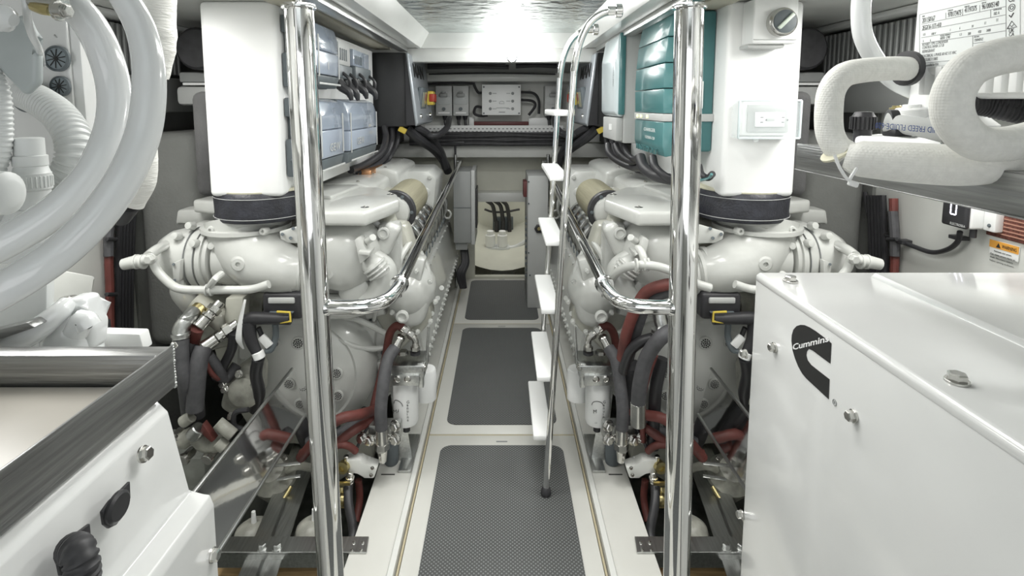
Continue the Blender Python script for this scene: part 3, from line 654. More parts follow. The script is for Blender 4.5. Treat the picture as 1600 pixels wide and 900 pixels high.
    MB().hexb(P(236, 404, 1.83), (0, -1, 0), .016, .02).build('union', eng, t)
    for x in (322, 329): MB().lathe(P(x, 453, 1.84), (1, 0, 0), [(.012, 0), (.021, .001), (.021, .006), (.012, .007)], 16).build('pipe_clamp', eng, t)
    MB().tube([P(326, 450, 1.84), P(336, 436, 1.82), P(346, 428, 1.86)], .012, 10, 4).build('pipe_tie', eng, t)
    MB().prism([P(280, 462, 2.1), P(430, 455, 2.1), P(400, 480, 2.1), P(370, 540, 2.1), P(300, 560, 2.1), P(285, 500, 2.1)], (0, .2, 0), .03, 2).build('outboard_casting', oily, t)
    MB().tube([P(305, 470, 2.0), P(345, 500, 2.0), P(360, 520, 2.0)], .04, 16, 4).build('outboard_pipe', eng2, t)
    MB().prism([P(352, 466, 1.95), P(380, 465, 1.95), P(378, 520, 1.95), P(362, 530, 1.95), P(350, 500, 1.95)], (0, .06, 0), .006).build('sensor_bracket', eng2, t)
    # flywheel bell with vent plugs
    c = P(462, 592, 2.1); c.x = -.835
    MB().lathe(c+Vector((0, .20, 0)), (0, -1, 0), [(.33, 0), (.345, .005), (.345, .03), (.30, .04), (.296, .08), (.27, .13), (.235, .16), (.225, .155), (.2, .17), (.1, .185), (.001, .187)], 56).build('flywheel_bell', eng, t)
    MB().prism([P(372, 505, 2.14), P(470, 498, 2.14), P(520, 560, 2.14), P(440, 575, 2.14), P(372, 562, 2.14)], (0, .1, 0), .012).build('bell_shoulder', eng, t)
    for k in range(14):
        th = k*2*PI/14+.12; q = c+Vector((.322*math.cos(th), .165, .322*math.sin(th)))
        MB().hexb(q, (0, -1, 0), .011, .014).build('bolt', dgrey, t)
    for px, py, r in ((466, 536, .028), (430, 536, .02), (526, 583, .026), (528, 618, .024), (474, 604, .024)): vents(t, px, py, c.y+.02, r)
    for px, py in ((415, 570), (440, 700)): pass
    # control unit and plug
    u = MB(); a, b = P(410, 500, 1.93), P(471, 458, 1.93)
    MB().box(a.x, b.x, 1.93, 2.02, a.z, b.z, .016, 3).build('control_unit', blk, t)
    MB().box(a.x+.025, b.x-.025, 1.924, 1.935, (a.z+b.z)/2+.012, b.z-.016, .006).build('unit_window', greyp, t)
    MB().box(a.x+.03, b.x-.03, 1.915, 1.935, a.z+.03, a.z+.034, .001).build('unit_rib', dgrey, t)
    MB().tube([P(384, 500, 1.9), P(396, 497, 1.9), P(430, 498, 1.9), P(454, 498, 1.9)], [.022, .024, .021, .022], 14, 4).build('plug', blk, t)
    MB().tube([P(433, 487, 1.885), P(453, 488, 1.88), P(454, 502, 1.88), P(438, 504, 1.885)], .0045, 8, 1).build('plug_clip', yel, t)
    MB().tube([P(388, 502, 1.9), P(392, 530, 1.9), P(402, 552, 1.9)], [.026, .022, .018], 14, 4).build('boot', blk, t)
    MB().cyl(P(402, 549, 1.9), P(406, 560, 1.9), .021).build('cable_sleeve', lbl, t)
    MB().tube([P(404, 512, 1.91), P(412, 530, 1.92), P(420, 540, 1.92)], .009, 8, 4).build('cable', blk, t)
    MB().obox(P(415, 533, 1.91), (.05, .012, .03), (0, .9, 0), .003).build('cable_flag', lbl, t)
    MB().tube([P(430, 505, 1.92), P(431, 525, 1.93), P(424, 545, 1.92), P(416, 548, 1.92)], .012, 8, 4).build('cable', dgrey, t)
    # tie strips
    MB().tube([P(383, 468, 1.9), P(376, 500, 1.88), P(373, 530, 1.88), P(380, 545, 1.9)], [.004, .008, .012, .004], 6, 4, aspect=.4).build('cable_tie', lbl, t)
    # cast parts under the bell
    MB().prism([P(500, 690, 2.3), P(570, 660, 2.3), P(585, 720, 2.3), P(520, 760, 2.3)], (0, .15, 0), .02).build('engine_foot', eng2, t)
    return t
for sg, nm in ((1, 'left'), (-1, 'right')):
    S = sg; build_engine(nm)

# ================================================================== what stands in front of and beside each engine
def LAB(l, r): return l if S > 0 else r
def side_kit(nm):
    # filter head on its bracket
    Yf = 2.12
    t = thing('oil_filter', 'white spin-on oil filter with steel head beside the %s engine' % nm, 'filter', P(630, 725, 2.12), 'oil filters')
    a, b = P(612, 672, Yf), P(650, 603, Yf); r = (b.x-a.x)/2; c = Vector(((a.x+b.x)/2, Yf+.05, a.z))
    can = MB().lathe(c, EZ, [(r*.6, 0), (r*.9, .006), (r, .02), (r, b.z-a.z-.01), (r*.95, b.z-a.z)], 32).build('canister', lbl, t)
    MB().lathe(c+Vector((.07, .10, .05)), EZ, [(r*.6, 0), (r*.9, .006), (r*.9, b.z-a.z-.06), (r*.8, b.z-a.z-.05)], 24).build('second_canister', lbl, t)
    MB().cyl(c+Vector((0, 0, -.035)), c, .016).build('drain', blk, t)
    a, b = P(605, 603, Yf-.02), P(655, 586, Yf-.02)
    MB().box(a.x, b.x, Yf-.02, Yf-.012, a.z, b.z, .002).build('face_plate', steel, t)
    for px in (621, 637): MB().lathe(P(px, 592, Yf-.02), (0, -1, 0), [(.014, 0), (.014, .004), (.010, .006), (.009, .002)], 18).build('port', fit, t)
    MB().box(a.x+.005, b.x+.02, Yf-.012, Yf+.13, b.z-.015, b.z+.035, .004).build('filter_head', steel, t)
    MB().box(b.x-.01, b.x+.014, Yf+.0, Yf+.03, a.z-.02, b.z+.04, .003).build('head_bracket', steel, t)
    MB().hexb((b.x+.012, Yf+.005, b.z+.02), (.4, -1, 0), .013, .016).build('bolt', fit, t)
    MB().cyl((b.x+.02, Yf+.04, b.z+.0), (b.x+.03, Yf+.06, b.z+.17), .005, seg=8).build('lever', steel, t)
    # bracket plate to the stringer
    MB().prism([(-.372, 2.08, .001), (-.372, 2.08, .012), (-.425, 2.08, .012), (-.425, 2.08, .001)], (0, .25, 0), .002).build('base_plate', steel, t)
    MB().prism([(-.44, 2.16, .001), (-.38, 2.16, .001), (-.43, 2.16, .36), (-.47, 2.16, .36)], (0, .006, 0)).build('upright_bracket', steel, t)
    # strainer and valve group
    t = thing('fuel_valve', 'nickel hose valve and strainer cup on the %s stringer' % nm, 'valve', P(608, 726, 2.02), 'fuel valves')
    q = PZ(610, 728, .001)
    MB().lathe(q+Vector((0, .02, 0)), EZ, [(.026, 0), (.030, .006), (.030, .09), (.026, .095), (.026, .13)], 22).build('strainer_cup', dgrey, t)
    MB().cyl(P(597, 704, 2.0), P(598, 722, 2.0), .020, .014, 8).hexb(P(597, 692, 2.0), (0, 0, -1), .029, .04, False).build('hose_nut', fit, t)
    MB().cyl(P(596, 668, 2.0), P(597, 694, 2.0), .023, .024).build('hose_ferrule', fit, t)
    MB().tube([P(566, 684, 2.02), P(582, 687, 2.02), P(612, 678, 2.06)], .017, 12, 3).build('valve_body', fit, t)
    for x, y in ((567, 683), (579, 686), (619, 664), (619, 685)): MB().hexb(P(x, y, 2.02), (-.5, -1, 0), .019, .022).build('valve_nut', fit, t)
    MB().box(*[v for v in (P(575, 675, 2.04).x, P(625, 675, 2.04).x)], 2.04, 2.10, P(600, 690, 2.04).z, P(600, 665, 2.04).z, .008).build('manifold', steel, t)
    # white tank bracket with brass plug
    t = thing('deck_bracket', 'white bracket with brass plug bolted to the %s stringer' % nm, 'bracket', P(560, 745, 1.98), 'white brackets with brass plugs')
    MB().prism([P(537, 719, 1.98), P(563, 719, 1.98), P(572, 728, 1.98), P(590, 730, 1.98), P(584, 748, 1.98), P(568, 748, 1.98), P(560, 738, 1.98), P(537, 739, 1.98)], (0, .05, 0), .006).build('body', gel, t)
    MB().lathe(P(537, 729, 1.98), (-.2, -1, .1), [(.024, -.01), (.026, .0), (.024, .014), (.012, .016), (.01, .006)], 10).build('plug', brass, t)
    MB().cyl(P(541, 719, 1.99), P(541, 712, 1.99), .010).build('plug_neck', fit, t)
    for x, y in ((582, 731), (580, 742)): MB().hexb(P(x, y, 1.975), (0, -1, 0), .006, .006).build('screw', fit, t)
    q = PZ(606, 742, .001); MB().box(q.x-.028, q.x+.028, q.y, q.y+.006, .0005, .0012).build('caption', ink, t)
    # fittings above the filter head
    t = thing('hose_fitting', 'pair of nickel elbow fittings on the filter head of the %s engine' % nm, 'fitting', P(640, 560, 2.15), 'elbow fittings')
    MB().tube([P(628, 512, 2.16), P(636, 519, 2.16), P(645, 526, 2.16), P(649, 533, 2.16), P(649, 548, 2.16)], .014, 12, 4).build('elbow', fit, t)
    for x, y, ax in ((632, 515, (.7, 0, -.5)), (640, 521, (.7, 0, -.5)), (649, 541, (0, 0, -1)), (624, 531, (.4, 0, .9)), (630, 548, (0, 0, -1))):
        MB().hexb(P(x, y, 2.14), ax, .020, .024, False).build('nut', fit, t)
    MB().lathe(P(649, 549, 2.16), EZ, [(.021, -.012), (.021, 0)], 16).lathe(P(630, 549, 2.16), EZ, [(.021, -.012), (.021, 0)], 16).build('seal', rub, t)
    MB().cyl(P(617, 545, 2.12), P(626, 527, 2.14), .019, .017).build('ferrule', fit, t)
    hose('hose', 'thick charcoal hose down to the valve at the %s oil filter' % nm, 'hose', [P(617, 544, 2.12), P(606, 562, 2.08), P(599, 600, 2.03), P(595, 640, 2.0), P(596, 670, 2.0)], .0245, hosem, 16, 6, 'charcoal filter hoses')
    t2 = hose('hose', 'red hose arching from the elbow above the %s oil filter' % nm, 'hose', [P(630, 513, 2.17), P(620, 509, 2.18), P(609, 522, 2.2), P(602, 560, 2.2), P(590, 610, 2.15), P(578, 660, 2.1)], .017, redh, 12, 6, 'red filter hoses')
    # hose fittings outboard
    ff = [((345, 472), (309, 512)), ((372, 505), (318, 543))]
    for i, (a, b) in enumerate(ff):
        t = thing('hose_end', 'nickel hose end pointing down outboard of the %s engine, %s of two' % (nm, ('upper', 'lower')[i]), 'fitting', P(*b, 1.9), 'nickel hose ends')
        a3, b3 = P(*a, 1.95), P(*b, 1.88); d = b3-a3; L = d.length
        MB().cyl(a3, a3+d*.25, .020, seg=14).build('union', fit, t); MB().hexb(a3+d*.2, d, .026, L*.3, False).build('nut', fit, t)
        MB().cyl(a3+d*.38, a3+d*.62, .019).hexb(a3+d*.5, d, .024, L*.16, False).build('neck', fit, t)
        MB().cyl(a3+d*.62, b3, .023, .024).build('ferrule', fit, t)
    t = thing('pipe_elbow', 'silver pipe elbow with bronze socket outboard of the %s engine' % nm, 'fitting', P(285, 530, 1.85), 'silver pipe elbows')
    MB().tube([P(304, 488, 1.92), P(292, 500, 1.88), P(283, 514, 1.86), P(283, 530, 1.85)], .028, 18, 5).build('elbow', steel, t)
    MB().cyl(P(303, 492, 1.92), P(315, 482, 1.95), .032).build('socket', brass, t)
    for p in (P(294, 498, 1.885), P(283, 524, 1.855)): MB().lathe(p, (0, 0, 1) if p.z < .9 else (1, 0, .7), [(.028, 0), (.033, .002), (.033, .012), (.028, .014)], 18).build('rim', steel, t)
    MB().hexb(P(277, 536, 1.84), (0, -1, 0), .014, .02).build('clamp_screw', fit, t)
    hs = [([(283, 530, 1.85), (284, 560, 1.84), (290, 600, 1.84), (296, 650, 1.9)], .026, hosem, 'charcoal hose dropping from the silver elbow'),
          ([(298, 530, 1.9), (300, 570, 1.88), (306, 610, 1.88), (310, 650, 1.9)], .024, blk, 'black hose beside the silver elbow hose'),
          ([(318, 543, 1.88), (312, 560, 1.86), (308, 590, 1.85), (304, 640, 1.85)], .030, hosem, 'thick charcoal hose from the lower nickel hose end'),
          ([(309, 512, 1.88), (302, 530, 1.9), (300, 550, 1.92)], .024, redh, 'short red hose from the upper nickel hose end'),
          ([(296, 500, 1.93), (299, 520, 1.93), (302, 545, 1.93)], .018, redh, 'red hose behind the silver elbow'),
          ([(325, 555, 1.9), (340, 575, 1.92), (352, 592, 1.95), (370, 570, 1.98)], .020, hosem, 'charcoal hose looping below the nickel hose ends'),
          ([(318, 560, 1.88), (330, 582, 1.9), (342, 592, 1.92)], .010, redh, 'thin red hose looping below the nickel hose ends'),
          ([(366, 520, 1.92), (362, 545, 1.93), (350, 570, 1.94), (338, 590, 1.95)], .018, blk, 'black cable bundle hanging outboard of the bell'),
          ([(404, 560, 1.9), (400, 585, 1.92), (405, 615, 1.95), (398, 640, 1.98)], .022, blk, 'black cable falling from the plug on the bell'),]
    hs += [([(590, 640, 2.1), (560, 648, 2.0), (530, 655, 1.95), (500, 680, 1.95), (470, 715, 2.0)], .020, redh, 'upper red hose crossing behind the stanchion foot'),
           ([(588, 655, 2.12), (560, 668, 2.02), (530, 690, 1.98), (505, 715, 2.0)], .018, redh, 'middle red hose crossing behind the stanchion foot'),
           ([(580, 645, 2.15), (550, 665, 2.08), (520, 682, 2.05), (480, 690, 2.05)], .020, hosem, 'charcoal hose under the red hoses behind the stanchion'),
           ([(556, 705, 2.0), (545, 697, 1.98), (530, 695, 1.97), (500, 700, 1.98), (470, 708, 2.0)], .014, redh, 'lower red hose curling towards the brass plug'),
           ([(576, 665, 2.05), (562, 690, 2.02), (556, 706, 2.0)], .006, blk, 'thin black cable beside the red hoses'),
           ([(460, 640, 2.05), (470, 665, 2.05), (480, 690, 2.1)], .03, rub, 'black hose below the bell of the engine'),
           ([(544, 760, 1.95), (545, 790, 1.9), (552, 830, 1.85), (548, 860, 1.8)], .017, blk, 'black hose below the brass plug'),
           ([(560, 750, 2.0), (562, 780, 2.0), (556, 815, 1.95)], .014, redh, 'red hose below the white bracket')]
    for pts, r, m, lb in hs:
        hose('hose', lb+', %s side' % nm, 'hose', [P(*p) for p in pts], r, m, 12, 6)
    t = thing('hose_tail', 'braided steel hose tail under the brass plug, %s side' % nm, 'fitting', P(545, 760, 1.95), 'braided hose tails')
    MB().cyl(P(548, 738, 1.96), P(544, 764, 1.95), .011, .014).build('tail', fit, t)
    for k in range(3): MB().lathe(P(547-k, 748+k*6, 1.955), EZ, [(.012, 0), (.017, .001), (.017, .006), (.012, .007)], 14).build('ridge', fit, t)
    t = thing('ball_valve', 'brass ball valve deep under the %s stringer edge' % nm, 'valve', P(535, 800, 1.95), 'brass ball valves')
    MB().cyl(P(535, 790, 1.95), P(535, 760, 1.98), .018).hexb(P(536, 788, 1.95), (0, 0, 1), .024, .02, False).build('body', brass, t)
    MB().ball(P(536, 780, 1.94), .025).build('ball_housing', brass, t)
    MB().box(P(525, 770, 1.93).x, P(548, 770, 1.93).x, 1.92, 1.93, P(530, 756, 1.93).z, P(530, 752, 1.93).z).build('lever', brass, t)
    # steel angles, cross bar, guard sheet
    t = thing('angle_rail', 'pair of bolted stainless angle rails over the %s bilge' % nm, 'rail', PZ(440, 800, -.02), 'stainless angle rails')
    n0, n1 = PZ(400, 905, -.02), PZ(482, 688, -.02); d = (n1-n0); n0 = n0-d*.5; sd = Vector((1, 0, 0))
    for k, (x0, x1) in enumerate(((-.062, -.002), (.002, .062))):
        MB().prism([n0+sd*x0, n0+sd*x1, n0+sd*x1+Vector((0, 0, -.006)), n0+sd*x0+Vector((0, 0, -.006))], (n1-n0), .001, 1).prism([n0+sd*(x1 if k == 0 else x0)+v for v in (Vector((-.003, 0, 0)), Vector((.003, 0, 0)), Vector((.003, 0, -.05)), Vector((-.003, 0, -.05)))], (n1-n0)).build('angle', steel, t)
    b0, b1 = PZ(352, 858, 0), PZ(575, 858, 0)
    t = thing('cross_bar', 'flat stainless cross bar screwed to the %s stringer top' % nm, 'bar', (-.7, 1.73, 0), 'stainless cross bars')
    ya, yb = PZ(784, 866, 0).y, PZ(784, 841, 0).y
    MB().prism([(-1.0, ya, .0005), (b1.x, ya, .0005), (b1.x-.008, yb, .0005), (-1.0, yb, .0005)], (0, 0, .007), .001, 1).build('bar', steel, t)
    MB().box(-1.0, -.52, ya, ya+.004, -.05, .0, 0).build('web', steel, t)
    for x, y in ((553, 848), (567, 848), (550, 860), (564, 860)): MB().lathe(PZ(x, y, .0075), EZ, [(.006, 0), (.005, .003), (.001, .004)], 10).build('screw', fit, t)
    for x in (410, 433): MB().hexb(PZ(x, 858, .0075), EZ, .013, .02).build('bolt', steel, t)
    a0, a3 = Vector((-.80, .95, .50)), Vector((-.757, .95, .315))
    t = thing('guard_sheet', 'mirror polished steel guard sheet alongside the %s bilge' % nm, 'guard sheet', (-.78, 1.5, .3), 'mirror guard sheets')
    MB().prism([a0, a3, a3+Vector((-.004, 0, 0)), a0+Vector((-.004, 0, 0))], (0, 1.03, 0)).build('sheet', chrome, t)
    MB().tube([a0, a0+Vector((0, 1.03, 0))], .006, 10, 1).build('top_roll', steel, t)
    MB().tube([a3, a3+Vector((0, 1.03, 0))], .006, 10, 1).build('bottom_roll', steel, t)
    # bilge pumps
    for i, (px, py) in enumerate(((398, 822), (492, 818))):
        t = thing('bilge_pump', 'translucent domed bilge pump, %s of the two beside the %s angle rails' % (('outboard', 'inboard')[i], nm), 'pump', P(px, py+30, 1.85), 'bilge pumps')
        q = P(px, py+16, 1.85)
        MB().lathe(q, EZ, [(.075, -.03), (.075, .0), (.065, .03), (.04, .05), (.02, .056), (.001, .058)], 24).build('dome', oily, t)
        MB().lathe(q, EZ, [(.07, -.035), (.082, -.03), (.082, -.015), (.07, -.01)], 24).build('rim', greyp, t)
        MB().cyl(q+Vector((0, 0, .05)), q+Vector((0, 0, .10)), .010, .007).build('nipple', lbl, t)
        MB().hexb(q+Vector((.05, -.04, .0)), (0, -.4, 1), .011, .02).build('screw', fit, t)
    # clutter low beside the bell: castings, clamps and small lines
    t = thing('lube_pump', 'grey cast pump with ribbed lid low between bell and angle rails, %s side' % nm, 'pump', P(430, 760, 2.1), 'lube pumps')
    q = P(428, 742, 2.05)
    MB().lathe(q, (0, -.6, 1), [(.07, -.1), (.085, -.02), (.085, 0), (.06, .02), (.05, .05), (.001, .055)], 22).build('body', oily, t)
    for k in range(6): MB().hexb(q+Vector((.074*math.cos(k*PI/3), .03, .074*math.sin(k*PI/3)*.8)), (0, -.6, 1), .009, .014).build('bolt', fit, t)
    MB().tube([q+Vector((.05, 0, .02)), q+Vector((.10, -.03, .06)), q+Vector((.13, .02, .02)), q+Vector((.16, .1, -.06))], .016, 10, 5).build('outlet', eng2, t)
    for k, pts in enumerate(([(395, 700, 2.0), (410, 720, 1.95), (400, 748, 1.9), (372, 770, 1.9), (350, 800, 1.9)], [(500, 745, 1.95), (492, 770, 1.9), (505, 800, 1.88), (495, 840, 1.85)], [(455, 760, 2.0), (440, 790, 1.95), (452, 815, 1.9)])):
        hose('small_line', ('tan', 'black', 'brass-coloured')[k]+' small line curling among the %s bilge pumps' % nm, 'pipe', [P(*p) for p in pts], .008, (wood, blk, brass)[k], 8, 5)
    t = one('plank', MB().obox(P(520, 889, 1.72), (.55, .05, .035), (0, -.03, .0), .004), wood, 'varnished wooden plank low in the bilge beside the %s stringer' % nm, 'plank', 'bilge planks')
    one('plank', MB().obox(P(380, 896, 1.74), (.2, .05, .03), (0, .0, .05), .004), wood, 'short wooden block low in the bilge by the %s generator' % nm, 'plank', 'bilge blocks')
    for k in range(2):
        a, b = P(425, 728+k*22, 2.0), P(470, 723+k*20, 2.0)
        one('tie_rod', MB().cyl(a, b, .006, seg=8), steel, 'thin steel rod %s across the %s bilge' % (('upper', 'lower')[k], nm), 'rod', 'steel tie rods')
    # oily pump castings outboard
    t = thing('sea_water_pump', 'oily grey pump casting low outboard of the %s engine' % nm, 'pump', P(380, 650, 1.95), 'sea water pumps')
    q = P(378, 605, 1.93)
    MB().prism([P(340, 640, 1.97), P(352, 590, 1.97), P(385, 568, 1.97), P(402, 580, 1.97), P(400, 630, 1.97), P(365, 655, 1.97)], (0, .12, 0), .03, 3).build('casting', oily, t)
    MB().lathe(q+Vector((0, .04, -.03)), (0, -1, 0), [(.06, -.02), (.06, .03), (.045, .036), (.001, .037)], 24).build('cover', oily, t)
    for x, y in ((374, 584), (352, 608), (349, 600), (398, 600), (362, 650)): MB().hexb(P(x, y, 1.94), (0, -1, .2), .012, .016).build('bolt', fit, t)
    MB().tube([P(388, 640, 1.9), P(368, 645, 1.9), P(366, 665, 1.9), P(385, 672, 1.92)], .010, 8, 5).build('loop', blk, t)
    t = thing('seacock', 'grey metal seacock and pipe stubs low outboard of the %s engine' % nm, 'valve', P(320, 700, 1.9), 'seacocks')
    MB().tube([P(285, 690, 1.88), P(302, 680, 1.88), P(325, 695, 1.9), P(350, 690, 1.9)], .03, 14, 4).build('body', oily, t)
    MB().cyl(P(300, 682, 1.86), P(312, 668, 1.86), .026).build('cap', steel, t)
    for a, b in (((270, 690), (282, 675)), ((285, 720), (300, 705)), ((322, 720), (334, 705))): MB().hexb(P(*a, 1.86), P(*b, 1.9)-P(*a, 1.86), .018, .05).build('nut', fit, t)
    for x0, y0, x1, y1 in ((340, 660, 365, 680), (340, 690, 352, 700), (285, 660, 300, 650)):
        MB().cyl(P(x0, y0, 1.86), P(x1, y1, 1.86), .022).build('stub', oily, t)
    MB().prism([P(316, 662, 1.85), P(335, 688, 1.85), P(330, 692, 1.85), P(312, 676, 1.85)], (0, .03, 0), .003).build('handle', redh, t)
    one('foundation_block', MB().box(-1.45, -1.17, 2.0, 2.2, -.3, .12, .01), bilgem, 'painted foundation block under the outboard pump, %s side' % nm, 'block', 'foundation blocks')
for sg, nm in ((1, 'left'), (-1, 'right')):
    S = sg; side_kit(nm)
    # cables on the hull wall beyond the generator
    for k in range(5):
        px = 186+k*5
        hose('wall_cable', ('outermost', 'second', 'middle', 'fourth', 'innermost')[k]+' black cable of the vertical bundle on the %s hull wall' % nm, 'cable', [PX(px+3, 305, -1.575), PX(px, 380, -1.575), PX(px-2, 470, -1.575), PX(px-2, 640, -1.575)], .013, blk, 8, 5, 'vertical cables on the %s hull wall' % nm)
    t = hose('wall_hose', 'red-striped black hose clipped beside the vertical cables, %s hull wall' % nm, 'hose', [PX(172, 310, -1.57), PX(170, 400, -1.57), PX(172, 470, -1.57), PX(172, 640, -1.57)], .016, redh, 10, 5)
    one('wall_hose', MB().tube([PX(173, 330, -1.565), PX(170, 370, -1.565), PX(170, 400, -1.565)], .018, 10, 4), hosem, 'charcoal sleeve over the red hose, %s hull wall' % nm, 'sleeve')
    for py in (374, 460): one('cable_clip', MB().cyl(PX(166, py, -1.55), PX(182, py, -1.55), .008), blk, 'black clip on the red hose, %s, %s hull wall' % ('upper' if py < 400 else 'lower', nm), 'clip', 'hose clips')
S = 1
# the writing on the filters
def can_text(sg):
    Yf = 2.12; a, b = P(612, 672, Yf), P(650, 603, Yf); r = (b.x-a.x)/2; c = Vector(((a.x+b.x)/2, Yf+.05, a.z))
    return Vector((c.x*sg, c.y-r-.0005, c.z)), r
for sg in (1, -1):
    c, r = can_text(sg)
    host = [o for o in bpy.data.objects if o.name.startswith('oil_filter')][0 if sg > 0 else 1]
    H = r*2*1.75
    text('MAN', .022, c+Vector((-.045 if sg > 0 else -.028, 0, .075)), EX, EZ, ink, parent=host, wrap=r)
    b_ = MB(); pts = []
    for k in range(13):
        th = k/12*PI; x = (-.028 if sg > 0 else -.010)+.024*math.cos(th); z = .105+.022*math.sin(th); a_ = x/r
        pts.append(c+Vector((math.sin(a_)*r, r-math.cos(a_)*r-.0005, z)))
    o_s = S; S = 1; b_.tube(pts, .0012, 5, 1).build('arch_mark', ink, host); S = o_s
    text('Genuine', .016, c+Vector((.022, 0, .12)), -EZ, EX, ink, parent=host) if 0 else None
    for i, ch in enumerate('Genuine'):
        text(ch, .017, c+Vector((.012, 0, .118-i*.013)), EX, EZ, ink, parent=host, wrap=r)
    text('Oil filter', .008, c+Vector((-.02, 0, .03)), EX, EZ, greyink, parent=host, wrap=r)
# right-hand extras: red and black hoses and the white pipe over the engine
S = 1
t = thing('coolant_crossover', 'white crossover pipe in front of the right engine turbo', 'pipe', P(985, 425, 1.9))
MB().tube([P(948, 450, 2.1), P(958, 432, 2.0), P(975, 419, 1.92), P(1000, 414, 1.86), P(1030, 417, 1.84), P(1060, 428, 1.84), P(1088, 443, 1.84), P(1110, 450, 1.84)], .0155, 14, 6).build('pipe', eng, t)
for x, y in ((992, 414), (1004, 413), (1010, 413)): MB().lathe(P(x, y, 1.86), (1, 0, 0), [(.016, 0), (.024, .001), (.024, .008), (.016, .009)], 16).build('clamp', eng, t)
MB().tube([P(998, 400, 1.9), P(996, 388, 1.92), P(1003, 395, 1.88), P(1008, 412, 1.86)], .014, 12, 4).build('branch', eng, t)
ex = [([(1060, 443, 1.85), (1035, 446, 1.86), (1008, 458, 1.9), (990, 490, 1.92), (978, 525, 1.95), (972, 560, 2.0)], .021, redh, 'long red hose arching up behind the right stanchion'),
      ([(1060, 455, 1.87), (1038, 458, 1.88), (1015, 470, 1.92), (1000, 500, 1.95), (982, 560, 2.0)], .020, hosem, 'charcoal hose following the long red hose, right side'),
      ([(1020, 528, 1.9), (1000, 535, 1.92), (984, 550, 1.95), (974, 580, 2.0)], .020, blk, 'black hose hooking from the silver elbow behind the right stanchion'),
      ([(1052, 515, 1.85), (1030, 530, 1.85), (1010, 560, 1.88), (1000, 600, 1.9), (997, 632, 1.92)], .027, hosem, 'thick charcoal hose with steel end left of the right stanchion'),
      ([(1024, 555, 1.95), (1012, 590, 1.98), (1004, 630, 2.0), (1004, 690, 2.0)], .010, redh, 'thin red hose behind the charcoal hose, right side'),
      ([(1036, 560, 2.0), (1026, 600, 2.0), (1022, 650, 2.02), (1020, 700, 2.02)], .024, blk, 'black corrugated hose right of the charcoal hose, right side'),
      ([(985, 570, 2.1), (988, 620, 2.1), (990, 680, 2.1)], .05, rub, 'black rubber boot between the hoses, right side')]
for pts, r, m, lb in ex: hose('hose', lb, 'hose', [P(*p) for p in pts], r, m, 14, 6)
one('hose_ferrule', MB().cyl(P(997, 628, 1.92), P(997, 665, 1.92), .029, .029), fit, 'steel ferrule on the thick charcoal hose left of the right stanchion', 'fitting')
t = thing('pipe_elbow', 'silver pipe elbow right of the arching red hose, behind the right stanchion', 'fitting', P(1033, 520, 1.93))
MB().tube([P(1030, 485, 1.95), P(1032, 500, 1.94), P(1035, 512, 1.93), P(1030, 525, 1.92)], .026, 18, 5).build('elbow', steel, t)
MB().lathe(P(1031, 520, 1.92), EZ, [(.026, 0), (.031, .002), (.031, .014), (.026, .016)], 16).build('rim', steel, t)
